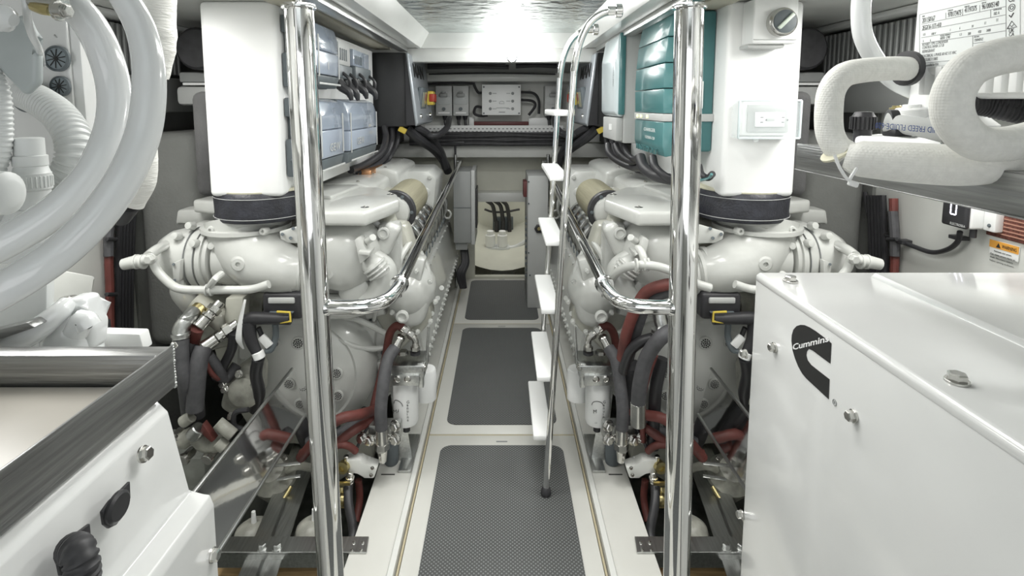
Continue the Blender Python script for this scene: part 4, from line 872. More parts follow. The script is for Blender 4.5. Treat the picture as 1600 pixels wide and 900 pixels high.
# ================================================================== electrical board, left
S = 1
one('mounting_board', MB().box(-.80, -.788, 2.305, 3.36, 1.165, 1.825, .003), lbl, 'white mounting board beside the left riser carrying the breaker boxes', 'board')
one('mounting_board', MB().box(.801, .813, 2.305, 3.36, 1.165, 1.825, .003), lbl, 'white mounting board beside the right riser carrying the teal charger', 'board')
def breaker_box(label, Y0, Y1, z0, z1, split=.55, plugs=False, ends=False, mark=None):
    t = thing('breaker_box', label, 'breaker box', (-.79, (Y0+Y1)/2, z0), 'blue-lidded breaker boxes')
    H = z1-z0
    MB().box(-.787, -.725, Y0, Y1, z0, z1, .008).build('base', dgrey, t)
    zs = z0+H*split
    if plugs:
        MB().box(-.726, -.700, Y0+.008, Y1-.008, z0+.03, z1-.005, .006).build('cover', lidm if plugs == 2 else greyp, t)
        for k in range(5): MB().box(-.700, -.697, Y0+.03+k*.03, Y0+.04+k*.03, z0+H*.35, z0+H*.7).build('louvre', dgrey, t)
        MB().box(-.74, -.69, Y0+.01, Y1-.01, z0-.03, z0+.03, .008).build('socket', dgrey, t)
        for k in range(2):
            y = Y0+.06+k*(Y1-Y0-.12)
            MB().tube([(-.72, y, z0-.02), (-.70, y, z0-.06), (-.665, y, z0-.09), (-.655, y, z0-.125)], [.022, .024, .018, .008], 10, 4).build('plug', blk, t)
            MB().tube([(-.69, y, z0-.005), (-.66, y, z0-.04), (-.67, y+.01, z0-.11)], .007, 8, 4).build('plug_lever', blk, t)
        return t
    # window lid with curved top, breakers behind, blue cover under, dark strip at the foot
    def prof(za, zb, xo): return [(-.726, Y0+.006, za), (xo, Y0+.006, za), (xo-.0, Y0+.006, zb), (-.726, Y0+.006, zb)]
    MB().prism([(-.726, Y0+.006, zs), (-.672, Y0+.006, zs), (-.676, Y0+.006, z1-.07), (-.692, Y0+.006, z1-.015), (-.726, Y0+.006, z1-.002)], (0, Y1-Y0-.012, 0), .006).build('window_lid', lidm, t)
    MB().prism([(-.726, Y0+.006, z0+H*.2), (-.674, Y0+.006, z0+H*.2), (-.671, Y0+.006, zs-.003), (-.726, Y0+.006, zs-.003)], (0, Y1-Y0-.012, 0), .006).build('cover', mat('blue_grey_cover', (.36, .41, .49), .25, var=.04, coat=.4), t)
    MB().prism([(-.726, Y0+.006, z0+.002), (-.69, Y0+.006, z0+.002), (-.676, Y0+.006, z0+H*.19), (-.726, Y0+.006, z0+H*.19)], (0, Y1-Y0-.012, 0), .006).build('foot_strip', dgrey, t)
    n = max(3, int((Y1-Y0)/.05))
    for k in range(n): 
        y = Y0+.04+k*(Y1-Y0-.06)/n
        MB().box(-.724, -.702, y, y+.03, zs+.04, z1-.07, .003).build('breaker', greyp, t)
        MB().box(-.703, -.694, y+.01, y+.02, zs+.06, zs+.085, .002).build('breaker_toggle', dgrey, t)
    for y in (Y0+.02, Y1-.035): MB().box(-.673, -.668, y, y+.008, zs-.1, z1-.06, .002).build('lid_rib', greyp, t)
    MB().box(-.672, -.667, Y0+.02, Y1-.02, z0+.012, z0+.020, .002).build('lid_lip', greyp, t)
    if mark: text(mark, .045, (-.6705, Y0+.12, z0+H*.28), EY, EZ, greyp, parent=t, wide=1.3)
    if ends:
        for (f0, f1) in ((0., .48), (.76, 1.0)):
            MB().box(-.785, -.705, Y0-.03, Y0+.004, z0+H*f0, z0+H*f1, .006).build('end_cover', dgrey, t)
        MB().cyl((-.745, Y0-.012, z0+H*.46), (-.745, Y0-.012, z0+H*.78), .022).build('conduit', greyp, t)
        MB().box(-.768, -.744, Y0-.036, Y0-.028, z0+H*.2, z0+H*.23, .002).box(-.76, -.752, Y0-.036, Y0-.028, z0+H*.15, z0+H*.21, .002).build('latch', dgrey, t)
    return t
zU0, zU1 = P(505, 137, 2.06).z, 1.82
zL0, zL1 = P(505, 272, 2.06).z, P(505, 153, 2.06).z
breaker_box('large blue-lidded breaker box in the upper row, nearest the riser', 2.0, 2.30, zU0, zU1, ends=True, mark='1')
breaker_box('small light box with two black plugs, upper row after the large box', 2.33, 2.56, zU0+.08, zU1-.03, plugs=1)
breaker_box('small blue box with black plugs, upper row by the black cabinet', 2.60, 2.92, zU0+.09, zU1-.05, plugs=2)
breaker_box('blue-lidded breaker box in the lower row, nearest the riser', 2.0, 2.33, zL0, zL1, .58, ends=True, mark='GEW')
breaker_box('blue-lidded breaker box in the lower row, far end of the board', 2.40, 2.95, zL0-.0, zL1, .52, mark='GEW')
one('copper_bar', MB().box(-.78, -.70, 2.9, 3.2, 1.12, 1.155, .01), mat('copper', (.55, .30, .16), .4, 1), 'copper bar under the far end of the left breaker boxes', 'bar')
# ------------------------------------------------------------------ black control cabinets with a silver door
for sg, nm in ((1, 'left'), (-1, 'right')):
    S = sg
    zt_, zb_ = P(600, 82, 3.4).z, P(600, 198, 3.4).z
    t = thing('engine_control_cabinet', 'black cabinet with tilted silver door and yellow-red switch, %s side' % nm, 'control cabinet', (-.69, 3.7, zb_), 'engine control cabinets')
    MB().box(-.80, -.592, 3.4, 4.05, zb_, zt_, .008).build('housing', cabm, t)
    d = MB().prism([(-.588, 3.37, zt_), (-.570, 3.37, zt_-.005), (-.515, 3.37, zb_+.02), (-.535, 3.37, zb_)], (0, .72, 0), .008, 3).build('door', silver, t)
    MB().prism([(-.592, 3.375, zt_-.01), (-.585, 3.375, zt_-.01), (-.535, 3.375, zb_+.01), (-.592, 3.375, zb_+.01)], (0, .70, 0)).build('door_seal', blk, t)
    sx = (zt_-zb_)
    def on(y, f, off=0): return Vector((-.570+.055*(1-f)+off, y, zb_+.02+(sx-.025)*f))
    R_ = Matrix.Rotation(-math.atan(.055/sx), 3, 'Y')
    q = on(3.68, .35); MB().obox(q, (.03, .26, .16), Matrix.Rotation(math.atan(.055/sx), 3, 'Y'), .006).build('display_frame', dgrey, d)
    MB().obox(q+Vector((.014, 0, 0)), (.006, .17, .10), Matrix.Rotation(math.atan(.055/sx), 3, 'Y'), .003).build('display', mat('display_glass', (.30, .30, .22), .15), d)
    q = on(3.96, .38)
    MB().box(q.x-.005, q.x+.05, 3.90, 4.02, q.z-.05, q.z+.05, .01).build('switch_body', yel, d)
    MB().cyl(q+Vector((.04, 0, 0)), q+Vector((.062, 0, 0)), .03).box(q.x+.02, q.x+.058, 3.892, 3.93, q.z-.025, q.z+.03, .004).build('switch_knob', redp, d)
    for y in (3.50, 3.95): MB().lathe(on(y, .1), (1, 0, 0), [(.016, 0), (.014, .01), (.002, .012)], 14).build('door_lock', chrome, d)
    mir = S; P0 = on(3.46, .68, .0025); P0.x *= mir
    tl = text('MAN', .12, P0 if mir > 0 else P0+Vector((0, .42, 0)), EY*mir, Vector((-.055*mir, 0, sx)), ink, parent=d, fit_w=.42, bold=.03)
S = 1
# black cables dropping from the cabinets
for sg, nm in ((1, 'left'), (-1, 'right')):
    S = sg
    cb = [([(600, 198, 3.4), (603, 215, 3.35), (596, 238, 3.2), (572, 256, 3.0), (548, 266, 2.8)], .020, 'thick black cable sweeping from the cabinet to the engine top'),
          ([(612, 198, 3.45), (612, 220, 3.4), (602, 244, 3.3), (584, 260, 3.1), (560, 270, 2.9)], .018, 'black cable below the cabinet, second from the board'),
          ([(622, 198, 3.5), (620, 224, 3.45), (606, 250, 3.4), (598, 262, 3.2)], .016, 'black cable below the middle of the cabinet'),
          ([(633, 198, 3.5), (650, 214, 3.6), (676, 232, 3.8), (692, 250, 4.0), (700, 268, 4.1)], .032, 'heavy black loom arching from the cabinet towards the aisle'),
          ([(645, 198, 3.6), (668, 210, 3.7), (688, 236, 3.9), (696, 262, 4.0)], .028, 'second heavy black loom beside the arching one'),
          ([(650, 196, 3.8), (662, 208, 3.7), (682, 212, 3.7), (698, 200, 3.9), (702, 186, 4.2)], .022, 'black cable looping up to the isolators'),
          ([(608, 196, 3.42), (598, 206, 3.4), (604, 216, 3.4)], .006, 'thin cable loop under the cabinet'),]
    for pts, r, lb in cb: hose('cable', lb+', %s side' % nm, 'cable', [P(*p) for p in pts], r, blk, 10, 5)
    one('wire_tag', MB().obox(P(629, 203, 3.42), (.05, .02, .035), (0, .5, 0), .004), yel, 'yellow connector under the %s black cabinet' % nm, 'connector')
S = 1
# ================================================================== right board: grey inverter and teal charger
t = thing('inverter', 'grey inverter with pearl white front, behind the teal charger', 'inverter', (.70, 2.85, 1.2))
za, zb_ = P(965, 52, 2.68).z, P(965, 224, 2.68).z
MB().box(.60, .787, 2.68, 3.06, zb_, za, .006).build('body', greyp, t)
MB().prism([(.60, 2.69, za-.01), (.572, 2.69, za-.0), (.552, 2.69, za-.12), (.556, 2.69, zb_+.15), (.575, 2.69, zb_+.13), (.60, 2.69, zb_+.13)], (0, .36, 0), .01, 3).build('front_cover', pearl, t)
MB().box(.572, .602, 2.672, 2.70, zb_+.14, za+.004, .006).build('teal_edge', teal, t)
MB().box(.565, .60, 2.70, 3.04, zb_+.01, zb_+.125, .006).build('terminal_cover', greyp, t)
for k in range(9): MB().box(.70, .735, 2.676, 2.682, za-.06-k*.035, za-.045-k*.035).build('vent_slot', dgrey, t)
MB().box(.562, .566, 2.80, 2.86, zb_+.06, zb_+.09).build('label', lbl, t)
text('MASTERVOLT', .02, (.552, 2.72, zb_+.28), EZ, EY, dgrey, parent=t)
one('wire_label', MB().box(.66, .70, 3.1, 3.14, zb_+.08, zb_+.25, .003), lbl, 'white strip terminal between the inverter and the right black cabinet', 'terminal')
t = thing('charger', 'large teal charger with grey band, in front of the grey inverter', 'charger', (.70, 2.25, 1.3))
Ya, Yc = 2.03, 2.46; z0, zz = P(1037, 246, Ya).z, 1.845
MB().box(.635, .787, Ya+.004, Yc-.004, z0+.02, zz, .01, 3).build('body', teal2, t)
zb1, zb0 = P(1037, 178, Ya).z, P(1037, 190, Ya).z
hh = (zz-zb1)/4
for k in range(4):
    a = zb1+hh*k+.0015; b = zb1+hh*(k+1)-.0015
    x_ = [.600, .597, .600, .608][k]; x2 = [.597, .600, .608, .625][k]
    MB().prism([(.66, Ya, a), (x_, Ya, a), (x2, Ya, b), (.66, Ya, b)], (0, Yc-Ya, 0), .004).build('front_panel', teal, t)
MB().prism([(.66, Ya-.002, zb0), (.597, Ya-.002, zb0), (.597, Ya-.002, zb1), (.66, Ya-.002, zb1)], (0, Yc-Ya+.004, 0), .003).build('band', greyp, t)
MB().prism([(.66, Ya, z0+.01), (.612, Ya, z0), (.600, Ya, z0+.04), (.600, Ya, zb0-.0015), (.66, Ya, zb0-.0015)], (0, Yc-Ya, 0), .005).build('lower_panel', teal, t)
MB().box(.70, .787, Ya-.004, Yc, zb0, zb1, .003).build('band_side', greyp, t)
for y in (2.40, 2.34, 2.24): MB().box(.594, .598, y-.012, y+.012, zb0+.008, zb1-.008, .002).build('status_light', greenled, t)
MB().box(.655, .665, Ya-.002, Ya+.001, zb1+.02, zb1+.12).box(.735, .745, Ya-.002, Ya+.001, zb1+.02, zb1+.12).build('side_label', lbl, t)
text('CHARGER', .020, (.5995, 2.30, zb0-.045), -EY, EZ, lbl, parent=t, fit_w=.17)
text('12/3500-120', .016, (.5995, 2.28, zb0-.075), -EY, EZ, lbl, parent=t, fit_w=.14)
text('MASTERVOLT', .034, (.6005, 2.42, zb0-.13), -EY, EZ, teal2, parent=t, fit_w=.32, ext=.003)
MB().box(.789, .80, 2.31, Yc, z0-.06, 1.85, .004).build('backplate', greyp, t)
cb = [([(1000, 245, 2.2), (1006, 262, 2.15), (1022, 274, 2.1), (1046, 280, 2.1), (1060, 282, 2.12)], .022, 'thick black cable curving out below the teal charger'),
      ([(1020, 246, 2.15), (1024, 262, 2.1), (1040, 276, 2.08), (1058, 282, 2.1)], .016, 'thinner black cable below the teal charger'),
      ([(962, 226, 2.8), (968, 240, 2.75), (985, 252, 2.7), (1002, 250, 2.6)], .018, 'black cable under the grey inverter'),
      ([(950, 226, 2.9), (952, 240, 2.85), (970, 254, 2.8), (990, 262, 2.7), (1002, 262, 2.6)], .018, 'black cable sweeping from the inverter to the engine top'),
      ([(975, 226, 2.75), (980, 240, 2.7), (990, 248, 2.65), (1000, 244, 2.5)], .014, 'short black cable between the inverter and the charger'),
      ([(1092, 258, 2.0), (1096, 272, 1.98), (1106, 278, 1.95), (1113, 272, 1.9)], .012, 'black cable entering the right riser side')]
for pts, r, lb in cb: hose('cable', lb, 'cable', [P(*p) for p in pts], r, blk, 12, 5)
hose('earth_wire', 'thin teal earth wire looping to the right riser', 'wire', [P(1088, 282, 1.98), P(1098, 281, 1.95), P(1108, 278, 1.9), P(1112, 272, 1.88)], .005, teal, 8, 5)
# ------------------------------------------------------------------ switch and socket on the right riser
Yr = 1.93
a, b = P(1176, 68, Yr-.09), P(1249, -3, Yr-.09)
t = thing('rotary_switch', 'white box with round rotary switch high on the right riser', 'switch', ((a.x+b.x)/2, Yr, a.z))
MB().box(a.x, b.x, Yr-.09, Yr-.001, a.z, b.z, .006, 3).build('housing', lbl, t)
MB().box(a.x+.002, b.x-.002, Yr-.094, Yr-.088, a.z+.012, a.z+.014).build('seam', greyp, t)
MB().box(a.x-.006, b.x-.03, Yr-.07, Yr-.001, a.z-.012, a.z, .003).build('base_lip', greyp, t)
q = P(1221, 35, Yr-.10)
MB().lathe(q, (0, -1, 0), [(.046, -.012), (.046, .014), (.040, .020), (.036, .021)], 32).build('collar', fit, t)
MB().lathe(q+Vector((0, -.018, 0)), (0, -1, 0), [(.037, 0), (.037, .008), (.03, .010), (.001, .010)], 28).build('dial', dgrey, t)
MB().obox(q+Vector((0, -.032, 0)), (.066, .012, .012), (0, -PI/4, 0), .003).build('pointer', mat('pale_green', (.72, .80, .70), .3), t)
a, b = P(1163, 212, Yr-.05), P(1240, 156, Yr-.05)
t = thing('power_outlet', 'white power outlet under a clear hinged cover on the right riser', 'outlet', ((a.x+b.x)/2, Yr, a.z))
MB().box(a.x-.005, b.x+.004, Yr-.04, Yr-.001, a.z, b.z, .004).build('back_box', lbl, t)
MB().box(a.x+.01, b.x-.01, Yr-.046, Yr-.039, a.z+.012, b.z-.016, .002).build('face_plate', greyp, t)
MB().box(a.x+.034, b.x-.026, Yr-.052, Yr-.045, a.z+.030, b.z-.042, .003).build('receptacle', lbl, t)
for dx in (.052, .125):
    for dz in (.045, .062): MB().box(a.x+dx, a.x+dx+.009, Yr-.0535, Yr-.051, a.z+dz, a.z+dz+.0025).build('slot', ink, t)
    MB().cyl((a.x+dx+.02, Yr-.051, a.z+.054), (a.x+dx+.02, Yr-.0535, a.z+.054), .003, seg=8).build('ground_hole', ink, t)
MB().box(a.x+.07, a.x+.10, Yr-.0535, Yr-.051, a.z+.05, a.z+.06, .001).build('test_button', greyp, t)
A, B = P(1153, 216, Yr-.10), P(1252, 157, Yr-.10)
cv = MB()
for (x0, x1, y0, y1, zA_, zB_) in ((A.x, B.x, Yr-.103, Yr-.100, A.z, B.z), (A.x, A.x+.003, Yr-.10, Yr-.045, A.z, B.z), (B.x-.003, B.x, Yr-.10, Yr-.045, A.z, B.z), (A.x, B.x, Yr-.10, Yr-.045, A.z, A.z+.003), (A.x, B.x, Yr-.10, Yr-.03, B.z-.003, B.z)):
    cv.box(x0, x1, y0, y1, zA_, zB_)
cv.build('clear_cover', clr, t)
for x0, x1, z_ in ((A.x, B.x, A.z), (A.x, B.x, B.z)): MB().box(x0, x1, Yr-.106, Yr-.098, z_-.003, z_+.003, .001).build('cover_rim', pearl, t)
for x_ in (A.x, B.x): MB().box(x_-.003, x_+.003, Yr-.106, Yr-.098, A.z, B.z, .001).build('cover_rim', pearl, t)
MB().lathe((A.x+.06, Yr-.10, A.z-.004), (0, -1, 0), [(.01, 0), (.01, .004), (.006, .005)], 12).build('cover_latch', clr, t)

# ================================================================== right generator
XG = .552; ZG = 1.14; YG = PX(1182, 425, XG).y
t = thing('generator', 'white generator enclosure with black curved logo, right foreground', 'generator', (1.0, .5, -.2))
MB().box(XG+.004, 1.45, -.35, YG-.004, -.25, ZG-.022, .006).build('enclosure', genm, t)
MB().box(XG, XG+.02, -.36, YG+.002, -.25, ZG-.016, .003).build('side_panel', genm, t)
MB().prism([(XG-.001, -.36, ZG-.018), (XG-.001, -.36, ZG-.006), (XG+.006, -.36, ZG), (1.46, -.36, ZG), (1.46, -.36, ZG-.018)], (0, YG+.36, 0), .0025, 2).build('lid', genm, t)
r0 = PZ(1362, 432, ZG)
MB().prism([(r0.x-.004, -.36, ZG-.001), (r0.x+.006, -.36, ZG+.008), (1.45, -.36, ZG+.008), (1.45, -.36, ZG-.001)], (0, r0.y+.36, 0), .002).build('raised_lid', genm, t)
MB().box(XG+.001, XG+.004, -.3, YG, ZG-.020, ZG-.0175).build('gasket', ink, t)
for px, py in ((1166, 553), (1211, 543), (1335, 650), (1160, 804)): MB().hexb(PX(px, py, XG), (-1, 0, 0), .0085, .012).build('bolt', fit, t)
for px, py in ((1235, 440), (1495, 597)): MB().hexb(PZ(px, py, ZG), EZ, .0115, .012).build('bolt', fit, t)
lg = [(397, 445), (340, 400), (300, 370), (260, 345), (230, 332), (205, 330), (180, 338), (160, 360), (150, 395), (148, 430), (155, 490), (170, 540), (190, 590), (215, 635), (240, 665), (310, 730), (380, 795), (385, 670), (320, 620), (270, 580), (248, 550), (240, 520), (243, 495), (255, 480), (280, 490), (330, 528), (390, 572)]
MB().prism([PX(1200+x/4, 425+y/4, XG-.0002) for x, y in lg], (-.0006, 0, 0)).build('logo', ink, t)
o0 = PX(1238.2, 547, XG-.0009); o1 = PX(1294.5, 533.5, XG-.0009)
text('Cummins', .0165, o0, o1-o0, EZ, whiteink, parent=t, fit_w=(o1-o0).length, bold=.02)
q = PX(1304, 629, XG-.0004); MB().tube([q+Vector((0, .005*math.cos(k*PI/8), .005*math.sin(k*PI/8))) for k in range(17)], .0006, 5, 1).build('registered_ring', greyink, t)
text('R', .007, q+Vector((0, .002, -.0025)), -EY, EZ, greyink, parent=t)

# ================================================================== left generator
t = thing('generator', 'white generator casing with stepped side and black round cover, left foreground', 'generator', (-.9, .3, -.2))
f = [(-1.4, -.25), (-.455, -.25), (-.482, .835), (-.488, .853), (-.522, .856), (-.522, .862), (-.548, 1.0), (-.575, 1.03), (-1.4, 1.03)]
f = [(x, z) for x, z in f]; f[1] = (-.482, -.25)
MB().prism([(x, -.35, z) for x, z in f], (0, .35+.845, 0), .004, 2).build('enclosure', genm, t)
fo, fb = PX(216, 710, -.54), PX(335, 863, -.482)
MB().hexb(Vector((-.534, fo.y, fo.z)), (1, 0, .2), .010, .012).build('bolt', fit, t); MB().hexb(Vector((-.484, min(fb.y, .83), fb.z)), (1, 0, 0), .010, .012).build('bolt', fit, t)
MB().prism([PX(x, y, -.5225) for x, y in ((199, 752), (200, 778), (192, 800), (178, 820), (166, 826), (158, 820), (155, 800), (168, 782), (184, 768))], (.004, 0, 0), .001).build('cover_plate', blk, t)
q = PX(181, 792, -.5185)
MB().lathe(q, (1, 0, 0), [(.022, 0), (.022, .004), (.018, .007), (.001, .007)], 24, squash=.9).build('plug', blk, t)
MB().prism([PX(x, y, -.5225) for x, y in ((136, 818), (139, 850), (130, 900), (90, 900), (84, 872), (100, 850), (118, 832))], (.004, 0, 0), .001).build('cover_plate', blk, t)
MB().tube([PX(112, 858, -.52), PX(121, 861, -.497), PX(128, 882, -.488), PX(130, 915, -.488), PX(128, 980, -.488)], .0160, 18, 5, corr=.14, step=.0020).build('corrugated_hose', rub, t)
MB().cyl(PX(112, 852, -.52), PX(116, 862, -.505), .007).build('terminal', lbl, t)
MB().box(-1.35, -.58, -.3, .80, 1.03, 1.036, .002).build('lid', genm, t)

# ================================================================== metal shelf frames
t = thing('equipment_rack', 'welded brushed metal frame corner over the left generator', 'frame', (-.51, .3, 1.04))
c1 = P(270, 539, .87); Xf = c1.x; zt_ = c1.z; zb_ = PX(272, 606, Xf).z
MB().box(Xf-.004, Xf, -.3, .87, zb_, zt_, .0015).build('side_plate', frame_m, t)
MB().box(Xf-.04, Xf-.004, -.3, .87, zt_-.004, zt_, .001).build('top_flange', frame_m, t) if 0 else None
MB().box(-1.5, Xf-.004, .835, .87, zb_+.004, zt_-.002, .002).build('cross_plate', frame_x, t)
wd = MB(); random.seed(5)
for k in range(30):
    p = Vector((Xf-.006+random.uniform(-.001, .001), .838-k*.0, zb_+.01+(zt_-zb_-.014)*k/29)); wd.ball(p+Vector((0, -.005, 0)), random.uniform(.003, .005), seg=8)
for k in range(16): wd.ball(Vector((Xf-.002, .872, zb_+(zt_-zb_)*k/15)), random.uniform(.0025, .004), seg=8)
wb = wd.build('weld_bead', steel, t); wb['kind'] = 'stuff'
t = thing('equipment_rack', 'brushed metal frame carrying the right air conditioner', 'frame', (.62, .5, 1.36))
a, b = PX(1245, 224, .62), PX(1245, 266, .62); YS = a.y
MB().box(.62, .624, -.3, YS, b.z, a.z, .0015).build('side_plate', frame_m, t)
MB().box(.624, 1.55, YS-.02, YS, b.z+.004, a.z-.002, .002).build('cross_plate', frame_x, t)
MB().box(.62, .655, -.3, YS-.02, a.z-.003, a.z, .001).build('top_flange', frame_m, t)
MB().tube([(.619, -.3, b.z+.002), (.619, YS, b.z+.002)], .0008, 8, 1).build('edge_bead', frame_m, t)
# tray and drain dome under the right air conditioner
t = thing('drip_tray', 'white moulded drip tray under the right air conditioner', 'tray', (.9, .7, a.z))
MB().prism([(.66, -.2, a.z+.001), (.66, 1.02, a.z+.001), (.74, 1.085, a.z+.001), (1.4, 1.085, a.z+.001), (1.4, -.2, a.z+.001)], (0, 0, .022), .01, 3).build('tray', lbl, t)
MB().lathe((.84, .92, a.z+.020), EZ, [(.14, 0), (.12, .012), (.05, .018), (.001, .018)], 28).build('tray_dome', lbl, t)

# ================================================================== right air conditioner
XA = .66
t = thing('air_conditioner', 'white air conditioner with large rating label, upper right corner', 'air conditioner', (.85, .5, 1.5))
ac0, ac1 = PX(1424, 60, XA), 0
zb_ = PX(1445, 118, XA).z; zl = PX(1460, 150, XA).z
MB().box(XA, 1.2, -.1, ac0.y, zb_, 1.84, .012, 3).build('housing', lbl, t)
MB().box(XA+.02, 1.15, -.1, ac0.y-.03, zl-.005, zb_+.01, .01, 3).build('base', lbl, t)
for k in range(9):
    q = PX(1444+k*24, 118-k*3.0, XA); y = q.y
    MB().box(XA-.003, XA+.03, y-.006, y+.006, zb_-.03, zb_+.012, .002).build('base_tooth', lbl, t)
    q2 = PX(1450+k*20, 8-k*4, XA); MB().box(XA-.004, XA+.002, q2.y-.0015, q2.y+.0015, 1.735-.0, 1.76, .0005).build('moulded_rib', greyp, t)
XL = XA-.0006
def ln(x0, y0, x1, y1, w_=.0007, m=greyink):
    p, q = PX(x0, y0, XL), PX(x1, y1, XL)
    d = (q-p); n = Vector((0, -d.z, d.y)).normalized()*w_/2
    return MB().prism([p-n, q-n, q+n, p+n], (-.0003, 0, 0)).build('label_line', m, lb_)
cor = [PX(x, y, XL+.0004) for x, y in ((1437, 23), (1594, -12), (1594, 80), (1437, 109))]
lb_ = MB().prism(cor, (-.0004, 0, 0)).build('rating_label', mat('label_paper', (.80, .83, .82), .35, var=.01), t)
for L_ in ((1437, 23, 1594, -12), (1440, 38, 1572, 10), (1440, 48, 1572, 23), (1440, 59, 1572, 36), (1440, 68, 1572, 48), (1440, 99, 1572, 86), (1520, 56, 1520, 82), (1520, 68, 1572, 61), (1572, -8, 1572, 61), (1478, 20, 1478, 29), (1504, 14, 1504, 24), (1531, 8, 1531, 18), (1548, 15, 1548, 27), (1437, 23, 1437, 109)): ln(*L_)
def lt(px, py, s, hpx, m=ink, wide=.62):
    p = PX(px, py, XL); h = hpx*p.y/850*1.35
    return text(s, h, p, -EY, EZ, m, parent=lb_, wide=wide, ext=.0003)
for px, py, s, h in ((1441, 36, '201150167', 8), (1481, 27, '970173475', 8), (1507, 20, '41197375', 8), (1534, 15, '9610005140', 8.5), (1441, 47, '2EGX16-1171-410', 7),
                     (1442, 56, '115', 4), (1455, 55, '1/60 V', 4), (1484, 49, '1', 4), (1499, 46, '6', 4), (1518, 43, '24', 4), (1538, 38, 'L1', 4), (1556, 34, '11', 5), (1552, 24, '102 A', 5),
                     (1442, 66, '6', 4), (1453, 65, '6', 4), (1469, 62, '60/50  1740', 4.5), (1499, 56, '1.3', 4), (1512, 55, '200', 4.5), (1528, 52, '450', 4.5), (1541, 50, '3400', 4.5),
                     (1441, 72, 'ROTARY TYPE CONDENSER', 4.6), (1441, 77, 'CONTROL R410A 3.7 LB', 4.6), (1441, 83, 'REFRIGERANT', 4.6), (1441, 90, 'ELECTRICAL 1-PHASE 60 HZ 115 VAC', 4.6), (1441, 96, 'PRESSURE V 100/2', 4.6),
                     (1522, 65, '720W/HZ', 4.5), (1445, 104, 'Assembled in USA', 4.2)):
    lt(px, py, s, h, ink if h > 6 else greyink, .5 if h > 6 else .62)
for px, py, s in ((1441, 27, 'SERIAL'), (1481, 18, 'MODEL NO'), (1507, 12, 'SERIAL NO'), (1534, 6, 'PART NO'), (1552, 17, 'LOCKED ROTOR'), (1469, 57, 'VOLTAGE  FREQUENCY'), (1522, 59, 'WATTAGE')): lt(px, py, s, 2.2, greyink)
lt(1575, 4, 'CE', 10, ink, .7); lt(1576, 51, 'UK', 6, ink, .8); lt(1576, 57, 'CA', 6, ink, .8); lt(1577, 32, 'C', 1, ink)
q = PX(1581, 12, XL); MB().tube([q+Vector((0, .0045*math.cos(k*PI/8), .0045*math.sin(k*PI/8))) for k in range(17)], .0005, 5, 1).tube([q+Vector((0, .0022*math.cos(k*PI/8), .0022*math.sin(k*PI/8))) for k in range(17)], .0005, 5, 1).build('round_mark', ink, lb_)
MB().tube([PX(1577, 24, XL), PX(1580, 27, XL), PX(1584, 20, XL)], .0008, 5, 1).build('check_mark', ink, lb_)
MB().tube([PX(1574, 45, XL), PX(1581, 33, XL), PX(1589, 42, XL), PX(1574, 45, XL)], .0006, 5, 1).tube([PX(1579, 40, XL), PX(1581, 42, XL), PX(1584, 38, XL)], .0005, 5, 1).build('triangle_mark', ink, lb_)
# compressor neck with suction fitting
t = thing('compressor', 'white compressor neck marked in blue beneath the right air conditioner', 'compressor', P(1470, 205, .95))
q = P(1475, 212, .95)
MB().lathe(q, EZ, [(.07, 0), (.072, .02), (.055, .035), (.052, .09), (.06, .10)], 28).build('neck', lbl, t)
MB().cyl(P(1425, 210, .95), P(1425, 168, .95), .026, .026).cyl(P(1425, 168, .95), P(1425, 163, .95), .014).build('port', lbl, t)
text('SUCTION', .013, P(1455, 166, .885), EX, EZ, mat('blue_ink', (.05, .1, .35), .5), parent=t)
# hoses of the right air conditioner
def ring_hose(name, label, pts, r, m, **k): return hose(name, label, 'hose', [P(*p) for p in pts], r, m, 22, 7, **k)
ring_hose('smooth_hose', 'smooth white hose dropping from the ceiling behind the right air conditioner', [(1348, -25, 1.0), (1345, 20, 1.0), (1350, 60, 1.0), (1372, 100, 1.0), (1400, 128, 1.0), (1440, 147, 1.0)], .0158, hosew)
ring_hose('insulated_hose', 'sleeved white hose bending down onto the shelf, left of the air conditioner', [(1424, 108, .86), (1395, 107, .86), (1350, 110, .84), (1318, 118, .82), (1300, 140, .81), (1295, 170, .80), (1296, 205, .79), (1306, 228, .78), (1322, 240, .77)], .0185, knit)
MB_ = one('hose_ring', MB().lathe(P(1413, 107, .865), (1, .2, 0), [(.018, 0), (.027, .001), (.027, .01), (.018, .011)], 24), rub, 'black rubber ring where the sleeved hose enters the air conditioner', 'ring')
ring_hose('insulated_hose', 'thick sleeved white hose lying along the front of the right shelf', [(1322, 243, .76), (1345, 248, .75), (1420, 254, .72), (1500, 258, .70), (1570, 252, .69), (1640, 244, .69), (1760, 232, .69)], [.017, .025, .027, .027, .027, .027, .027], knit)
ring_hose('insulated_hose', 'sleeved white hose looping in front of the air conditioner label', [(1760, 84, .64), (1680, 76, .63), (1640, 77, .62), (1600, 82, .62), (1550, 92, .62), (1510, 112, .62), (1488, 150, .62), (1492, 190, .62), (1525, 222, .63), (1570, 225, .64), (1620, 214, .65), (1700, 196, .67), (1780, 180, .69)], .0205, knit)
t = ring_hose('braided_hose', 'clear braided hose with printed lettering under the air conditioner', [(1384, 191, .84), (1400, 193, .83), (1440, 199, .80), (1478, 208, .78)], .0145, lbl)
text('FLUID FREED FLUIDE-620', .012, P(1476, 200, .765), Vector((-1, .45, .09)), Vector((0, 0, -1)), mat('blue_ink', (.05, .1, .35), .5), parent=t, wide=.62)
one('hose_clamp', MB().lathe(P(1386, 190, .84), (1, -.3, 0), [(.014, 0), (.0185, .001), (.0185, .012), (.014, .013)], 20), rub, 'black clamp on the printed braided hose', 'clamp')
one('hose_bracket', MB().obox(P(1402, 207, .83), (.028, .03, .012), None, .003), blk, 'black bracket under the printed braided hose', 'bracket')
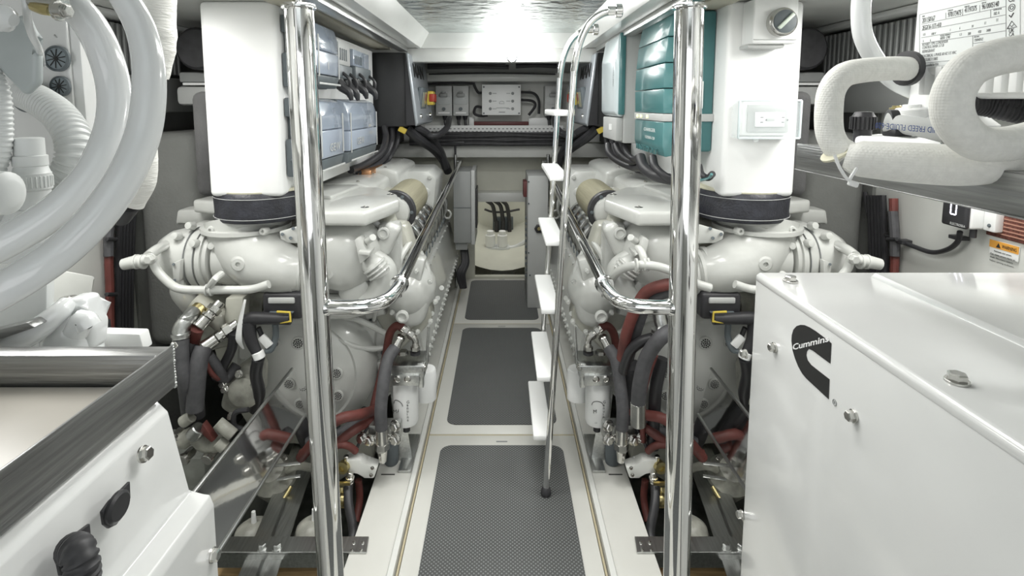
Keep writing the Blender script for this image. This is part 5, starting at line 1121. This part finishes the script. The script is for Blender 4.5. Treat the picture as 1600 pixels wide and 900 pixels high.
one('hose_clamp', MB().lathe(P(1478, 208, .78), (1, -.3, -.2), [(.014, 0), (.018, .001), (.018, .009), (.014, .010)], 20).hexb(P(1478, 218, .77), (0, -1, 0), .006, .01), fit, 'steel worm clamp on the end of the printed braided hose', 'clamp')
for i, (y0, y1, r, lb) in enumerate(((158, 166, .0105, 'upper'), (166, 183, .013, 'lower'))):
    ring_hose('corrugated_conduit', '%s black corrugated conduit crossing behind the looped sleeved hose' % lb, [(1512, y0-4, .80), (1540, y0, .80), (1580, (y0+y1)/2, .79), (1640, y1+2, .78), (1760, y1+6, .78)], r, rub, corr=.16, step=.0014)
t = thing('filler_cap', 'black ribbed cap on a stub at the far end of the right shelf', 'cap', P(1348, 218, 1.03))
q = P(1348, 203, 1.03)
MB().lathe(q-Vector((0, 0, .05)), EZ, [(.015, .02), (.015, .05), (.020, .051), (.020, .075), (.017, .079), (.015, .084), (.001, .085)], 24).build('cap', blk, t)
for k in range(20):
    a_ = k*2*PI/20; p = q+Vector((.0203*math.cos(a_), .0203*math.sin(a_), .013)); MB().cyl(p+Vector((0, 0, -.012)), p+Vector((0, 0, .012)), .0022, seg=6).build('grip_rib', blk, t)
one('brass_valve', MB().cyl(P(1401, 178, 1.1)-Vector((0, 0, .06)), P(1401, 165, 1.1), .008).cyl(P(1401, 172, 1.1), P(1401, 168, 1.1), .013), brass, 'small brass service valve behind the right shelf', 'valve')
ct = hose('cable_tie', 'white cable tie loop hanging from the sleeved hose over the right shelf', 'cable tie', [P(1304, 242, .74), P(1312, 262, .735), P(1325, 281, .735), P(1330, 276, .735), P(1339, 262, .735)], .0022, lbl, 8, 3)
MB().obox(P(1333, 287, .735), (.014, .006, .008), (0, .3, 0), .002).build('tie_lock', lbl, ct)
one('hose_strap', MB().lathe(P(1306, 236, .775), (.6, 0, -.8), [(.018, 0), (.0225, .001), (.0225, .004), (.018, .005)], 20), cream, 'cream strap round the elbow of the sleeved hose', 'strap')
# ribbed radiator panels high on the hull walls
for sg, nm in ((1, 'left'), (-1, 'right')):
    S = sg
    t = thing('ribbed_panel', 'dark ribbed vent panel high on the %s hull wall' % nm, 'vent panel', (-1.55, 2.3, 1.4), 'ribbed vent panels')
    ya, yb_ = 1.15, 2.62; z0 = PX(1568-1300, 120, -1.5).z; z1 = PX(1568-1300, 52, -1.5).z
    MB().box(-1.56, -1.53, ya, yb_, z0, z1, .004).build('back_panel', cab_grey, t)
    for k in range(44):
        y = ya+.02+k*(yb_-ya-.03)/44; MB().box(-1.532, -1.510, y, y+.017, z0+.01, z1-.004, .003, 1).build('rib', mat('rib_grey', (.26, .27, .265), .5), t)
    MB().box(-1.56, -1.48, 1.0, 2.66, z0-.16, z0-.006, .01).build('lower_housing', cab_grey, t)
    one('fascia', MB().box(-1.58, -1.46, .4, 2.9, z1+.01, 1.859, .01), lbl, 'pale fascia above the ribbed panel, %s hull wall' % nm, 'fascia', 'hull fascias')
    one('duct', MB().cyl((-1.3, 2.35, 1.74), (-1.3, 2.9, 1.74), .09, seg=24), rub, 'black round duct behind the %s exhaust riser' % nm, 'duct', 'round ducts')
    t = thing('junction_locker', 'grey equipment box hung behind the %s exhaust riser' % nm, 'equipment box', (-1.25, 2.5, 1.5), 'equipment boxes behind the risers')
    MB().box(-1.42, -1.16, 2.42, 2.75, 1.60, 1.645, .008).build('housing', cab_grey, t)
    MB().box(-1.44, -1.18, 2.42, 2.75, 1.50, 1.585, .02).build('tray', greyp, t)
    MB().box(-1.40, -1.22, 2.412, 2.43, 1.588, 1.598).build('strip', lbl, t)
    hose('brace', 'grey strut slanting above the tank behind the %s exhaust riser' % nm, 'strut', [(-1.42, 2.5, 1.36), (-1.32, 2.45, 1.43), (-1.24, 2.42, 1.52)], .014, oily, 8, 3)
S = 1
# controller, cable and plates on the right wall
XW = 1.575
XF = XW-.066; a, b = PX(1469, 350, XF), PX(1513, 300, XF)
ya, yb_ = a.y, b.y
t = thing('display_controller', 'black square controller with lit digit on the right wall', 'controller', (XW, ya, a.z))
zb_ = PX(1469, 349, XF).z
sz = ya-yb_
MB().box(XW-.05, XW+.02, yb_, ya, zb_, zb_+sz*1.1, .008, 3).build('housing', lbl, t)
MB().box(XW-.066, XW-.048, yb_, ya, zb_, zb_+sz*1.1, .008, 3).build('face', blk, t)
q = PX(1490, 326, XW-.0665)
def seg(y0, z0, y1, z1): MB().box(q.x-.0008, q.x, min(y0, y1)-.002, max(y0, y1)+.002, min(z0, z1)-.002, max(z0, z1)+.002).build('digit_bar', digit, t)
yc, zc_ = q.y, q.z
for a4 in ((yc-.011, zc_-.016, yc-.011, zc_-.004), (yc+.011, zc_-.016, yc+.011, zc_-.004), (yc-.011, zc_+.002, yc-.011, zc_+.014), (yc+.011, zc_+.002, yc+.011, zc_+.014), (yc-.008, zc_-.019, yc+.008, zc_-.019)): seg(*a4)
text('ELECTROSEA', .012, PX(1484, 350, XW-.0665), -EY, EZ, greyp, parent=t, fit_w=.06)
MB().box(XW-.01, XW+.02, yb_-.045, yb_, zb_+.0, zb_+.14, .006).build('mounting_flange', lbl, t)
MB().hexb((XW-.01, yb_-.025, zb_+.02), (-1, 0, 0), .005, .004).build('screw', dgrey, t)
MB().cyl((XW-.02, (ya+yb_)/2-.03, zb_), (XW-.02, (ya+yb_)/2-.03, zb_-.03), .010).build('cable_gland', blk, t)
hose('cable', 'black cable sagging from the controller to the vertical bundle, right wall', 'cable', [PX(1500, 362, XW-.02), PX(1496, 378, XW-.01), PX(1480, 390, XW-.005), PX(1455, 394, XW), PX(1425, 384, XW), PX(1395, 372, XW), PX(1368, 358, XW), PX(1357, 338, XW), PX(1352, 300, XW)], .0085, blk, 10, 6)
one('cable_clip', MB().box(XW-.02, XW+.02, PX(1418, 377, XW).y, PX(1408, 377, XW).y, PX(1412, 381, XW).z, PX(1412, 374, XW).z, .002), blk, 'black clip halfway along the sagging cable', 'clip')
one('cable_clip', MB().box(XW-.02, XW+.02, PX(1507, 372, XW).y, PX(1490, 372, XW).y, PX(1498, 374, XW).z, PX(1498, 368, XW).z, .002), blk, 'black clip under the controller', 'clip')
q0, q1 = PX(1543, 366, 1.598), PX(1640, 330, 1.598)
t = one('warning_plate', MB().box(1.592, 1.598, q1.y, q0.y, q0.z, PX(1543, 331, 1.598).z, .002), brown, 'brown printed plate on the right wall under the shelf', 'plate')
for k in range(9):
    z_ = q0.z+.012+k*.0125; MB().box(1.5905, 1.592, q1.y+.01, q0.y-.01-.02*random.random(), z_, z_+.004).build('print_line', mat('faded_print', (.42, .22, .16), .5), t)
q0, q1 = PX(1547, 396, 1.598), PX(1596, 374, 1.598)
zt_ = PX(1547, 373, 1.598).z
t = one('warning_label', MB().box(1.594, 1.598, q1.y, q0.y, q0.z, zt_, .001), lbl, 'white warning label with orange header on the right wall', 'label')
MB().box(1.5925, 1.5945, q1.y, q0.y, zt_-.024, zt_).build('header', orange, t)
text('WARNING', .016, (1.592, q0.y-.045, zt_-.018), -EY, EZ, ink, parent=t, fit_w=(q0.y-q1.y)*.5)
MB().prism([(1.592, q0.y-.025, zt_-.02), (1.592, q0.y-.041, zt_-.02), (1.592, q0.y-.033, zt_-.005)], (-.0005, 0, 0)).build('triangle', ink, t)
for k, s in enumerate(('Automatic start system.', 'Can cause severe injury or', 'death. Disconnect battery', 'before opening enclosure.')):
    text(s, .0075, (1.593, q0.y-.006-(.012 if k == 0 else 0), zt_-.036-k*.011), -EY, EZ, ink, parent=t, fit_w=(q0.y-q1.y)*(.62, .86, .8, .84)[k])

# ================================================================== left air conditioner and its plumbing
Ya = .80
pe = P(122, 30, Ya); xr = pe.x; zb_ = P(145, 318, Ya).z
t = thing('air_conditioner', 'white panelled unit with rubber grommets, upper left corner', 'air conditioner', (xr-.3, 1.0, zb_))
MB().box(-1.3, xr, Ya, .83, zb_, 1.85, .004).build('housing', lbl, t)
xi = P(108, 30, Ya).x
MB().box(-1.3, xi, Ya-.006, Ya-.0005, zb_+.03, 1.84, .003).build('front_panel', genm, t)
def grommet(px, py, r, slots=10):
    q = P(px, py, Ya-.007); g = MB().lathe(q, (0, -1, 0), [(r*1.0, 0), (r*1.16, .002), (r*1.16, .006), (r, .008), (r*.96, .005)], 32).build('grommet', dgrey, t)
    MB().lathe(q, (0, -1, 0), [(r*.96, .0), (r*.96, .005), (r*.2, .006)], 28).build('membrane', mat('slate_rubber', (.24, .28, .30), .5), g)
    b = MB()
    for k in range(slots):
        a = k*2*PI/slots+.2; d = Vector((math.cos(a), 0, math.sin(a)))
        b.prism([q+d*r*.22+Vector((0, -.0066, 0))+d.cross(EY)*.0006, q+d*r*.86+Vector((0, -.0060, 0))+d.cross(EY)*.0006, q+d*r*.86+Vector((0, -.0060, 0))-d.cross(EY)*.0006, q+d*r*.22+Vector((0, -.0066, 0))-d.cross(EY)*.0006], (0, -.0006, 0))
    b.lathe(q, (0, -1, 0), [(r*.2, .0), (r*.2, .0072), (.0001, .0072)], 12)
    o = b.build('slit', ink, g); o['kind'] = 'stuff'
grommet(93, 92, .0158); grommet(98, 135, .0125); grommet(45, 92, .0158); grommet(47, 150, .0205)
MB().tube([P(88, 56, Ya-.006), P(87, 57, Ya-.006)], .003, 6, 1).build('stamp', greyp, t)
def H(name, lb, pts, r, m, cat='hose', **k): return hose(name, lb, cat, [P(*p) for p in pts], r, m, 24, 7, **k)
H('corrugated_hose', 'white ribbed hose curling out of the large grommet', [(40, 148, .79), (62, 158, .75), (92, 180, .72), (113, 212, .70), (116, 245, .69), (103, 278, .69), (76, 298, .69), (55, 312, .69)], .0185, pvc, corr=.13, step=.0019)
H('corrugated_hose', 'white ribbed hose at the left edge of the picture', [(-14, 110, .60), (0, 145, .60), (4, 190, .60), (2, 235, .60), (-10, 275, .60)], .0085, pvc, corr=.14, step=.0014)
H('corrugated_hose', 'short white ribbed hose end below the left union', [(-25, 322, .6), (-5, 325, .6), (8, 330, .6)], .0135, pvc, corr=.12, step=.0018)
H('large_hose', 'inner of two large glossy white hoses sweeping down to the left', [(60, -20, .60), (100, -2, .60), (138, 35, .60), (164, 85, .60), (178, 140, .60), (176, 195, .59), (155, 252, .57), (118, 302, .55), (65, 345, .53), (0, 382, .51), (-60, 408, .50)], .0162, hosew)
H('large_hose', 'outer of two large glossy white hoses sweeping down to the left', [(170, -35, .57), (196, 0, .57), (220, 45, .57), (232, 100, .565), (232, 160, .56), (222, 215, .55), (196, 275, .53), (155, 335, .51), (100, 390, .49), (40, 432, .47), (-30, 472, .46)], [.0125, .0135, .0145, .0155, .016, .016, .016, .016, .016], hosew)
H('taped_duct', 'white tape-wrapped duct hanging beside the left riser', [(243, -30, .9), (244, 20, .9), (246, 70, .9), (240, 120, .9)], [.029, .029, .027, .022], tapem, jit=.03)
H('taped_duct', 'lower tape-wrapped white duct bending towards the cables', [(238, 115, .92), (232, 170, .92), (228, 220, .92), (222, 280, .92), (205, 318, .92)], [.022, .018, .017, .022, .020], tapem, jit=.02)
one('duct_end', MB().cyl(P(200, 318, .92), P(186, 340, .94), .020, .018), rub, 'black end of the lower taped duct', 'duct')
t = thing('pipe_union', 'matte white threaded union rising from a square block, left edge', 'union', P(60, 400, .62))
q = P(52, 300, .62)
MB().lathe(q, EZ, [(.0165, -.02), (.0165, .002), (.0185, .004), (.0185, .022), (.0175, .023), (.0155, .03), (.0165, .031), (.0165, .042), (.0145, .043), (.0145, .062), (.012, .063)], 32).build('union', pvc, t)
for k in range(28):
    a = k*2*PI/28; p = q+Vector((.0185*math.cos(a), .0185*math.sin(a), .006)); MB().box(p.x-.0009, p.x+.0009, p.y-.0009, p.y+.0009, p.z, p.z+.013, .0005, 1).build('grip_rib', pvc, t)
MB().box(q.x-.034, q.x+.02, q.y-.02, q.y+.03, q.z-.08, q.z-.018, .004).build('block', pvc, t)
MB().tube([P(68, 312, .64), P(100, 308, .66), P(130, 306, .68)], .008, 14, 3).build('side_port', pvc, t)
MB().tube([P(-40, 302, .55), P(-5, 302, .55), P(12, 302, .55), P(20, 302, .55)], [.023, .023, .022, .012], 24, 3).build('round_end', pvc, t)
one('pipe_dome', MB().tube([P(-60, 28, .52), P(-10, 28, .52), P(10, 29, .52), P(22, 32, .52)], [.013, .013, .0125, .006], 22, 4), hosew, 'rounded white pipe end at the upper left edge', 'pipe')
one('drip_guard', MB().prism([P(x, y, .60) for x, y in ((-20, 40), (38, 20), (46, 60), (57, 85), (57, 130), (36, 150), (0, 112), (-20, 80))], (0, .012, 0), .005, 3), mat('pale_grey_plastic', (.42, .46, .46), .35, stretch=(3, 3, 3)), 'pale grey plastic guard hanging in front of the grommets', 'guard')
H('sheathed_hose', 'thin white glossy tube running down beside the grey guard', [(40, -20, .56), (42, 20, .56), (48, 50, .57), (62, 80, .6), (66, 100, .7)], .0035, hosew)
t = thing('worm_clamp', 'nickel fitting with brass band at the top of the large white hose', 'clamp', P(85, 20, .56))
MB().cyl(P(50, 0, .56), P(100, 6, .56), .009).hexb(P(88, 17, .55), (1, 0, 0), .008, .012).build('fitting', fit, t)
MB().tube([P(53, 10, .555), P(66, 15, .55), P(78, 17, .55)], .005, 10, 4).build('band', brass, t)
MB().cyl(P(86, 16, .545), P(104, 17, .545), .0065).hexb(P(98, 17, .545), (1, 0, 0), .006, .006).build('screw', fit, t)
# pump casting and boxes on the left shelf
t = thing('strainer_housing', 'glossy white cast housing with a steel cap on the left shelf', 'housing', P(70, 545, 1.0))
zf = P(70, 552, .98).z
MB().prism([P(-20, 552, .98), P(60, 512, .98), P(88, 490, .98), P(95, 470, .98), P(130, 466, .98), P(133, 490, .98), P(145, 510, .98), P(143, 552, .98)], (0, .05, 0), .024, 5).build('casting', hosew, t)
MB().tube([P(0, 545, .94), P(50, 520, .94), P(90, 490, .95), P(105, 474, .97)], [.02, .022, .018, .015], 16, 4).build('casting_rib', hosew, t)
MB().lathe(P(108, 478, 1.0), EZ, [(.05, -.09), (.048, -.06), (.034, -.03), (.027, -.005), (.026, .008), (.001, .009)], 28).build('neck', hosew, t)
MB().lathe(P(108, 478, 1.0), EZ, [(.018, .005), (.018, .013), (.014, .017), (.006, .018), (.005, .014)], 24).build('cap', fit, t)
MB().tube([P(118, 520, .96), P(130, 500, .96), P(140, 512, .96)], .02, 14, 4).build('lug', hosew, t)
one('shelf_box', MB().prism([P(150, 548, 1.05), P(225, 548, 1.05), P(218, 522, 1.05), P(152, 520, 1.05)], (0, .03, 0), .004), lbl, 'low white box on the left shelf behind the frame', 'box')
one('generator_top', MB().box(-1.5, Xf-.01, .2, .83, 1.045, 1.05, .001), mat('beige_reflection', (.40, .38, .34), .3, var=.15, vs=3), 'left generator top under the metal frame, reflections painted beige', 'tray')  # stands for the white generator top; warm reflections are put into its colour
one('bulk_panel', MB().prism([P(-60, 330, 1.0), P(75, 360, 1.0), P(72, 500, 1.0), P(-60, 540, 1.0)], (0, .02, 0), .004), pvc, 'plain grey-white casing behind the large white hoses', 'casing')
t = thing('wall_bracket', 'pale moulded bracket on the left hull wall beside the red hose', 'bracket', PX(150, 500, -1.3))
MB().prism([PX(78, 430, -1.3), PX(100, 422, -1.3), PX(152, 432, -1.3), PX(138, 462, -1.3), PX(150, 500, -1.3), PX(150, 540, -1.3), PX(90, 540, -1.3), PX(78, 480, -1.3)], (-.05, 0, 0), .01).build('body', wallm, t)
MB().cyl(PX(152, 517, -1.29), PX(152, 500, -1.29), .02).build('socket', lbl, t)
MB().box(-1.30, -1.28, PX(165, 515, -1.3).y, PX(158, 515, -1.3).y, PX(160, 520, -1.3).z, PX(160, 500, -1.3).z, .002).build('buckle', blk, t)
one('square_rail', MB().prism([P(-40, 525, .90), P(42, 504, .90), P(54, 512, .90), P(-40, 545, .90)], (0, .03, 0), .003), frame_x, 'grey square rail end beside the cast housing', 'rail')
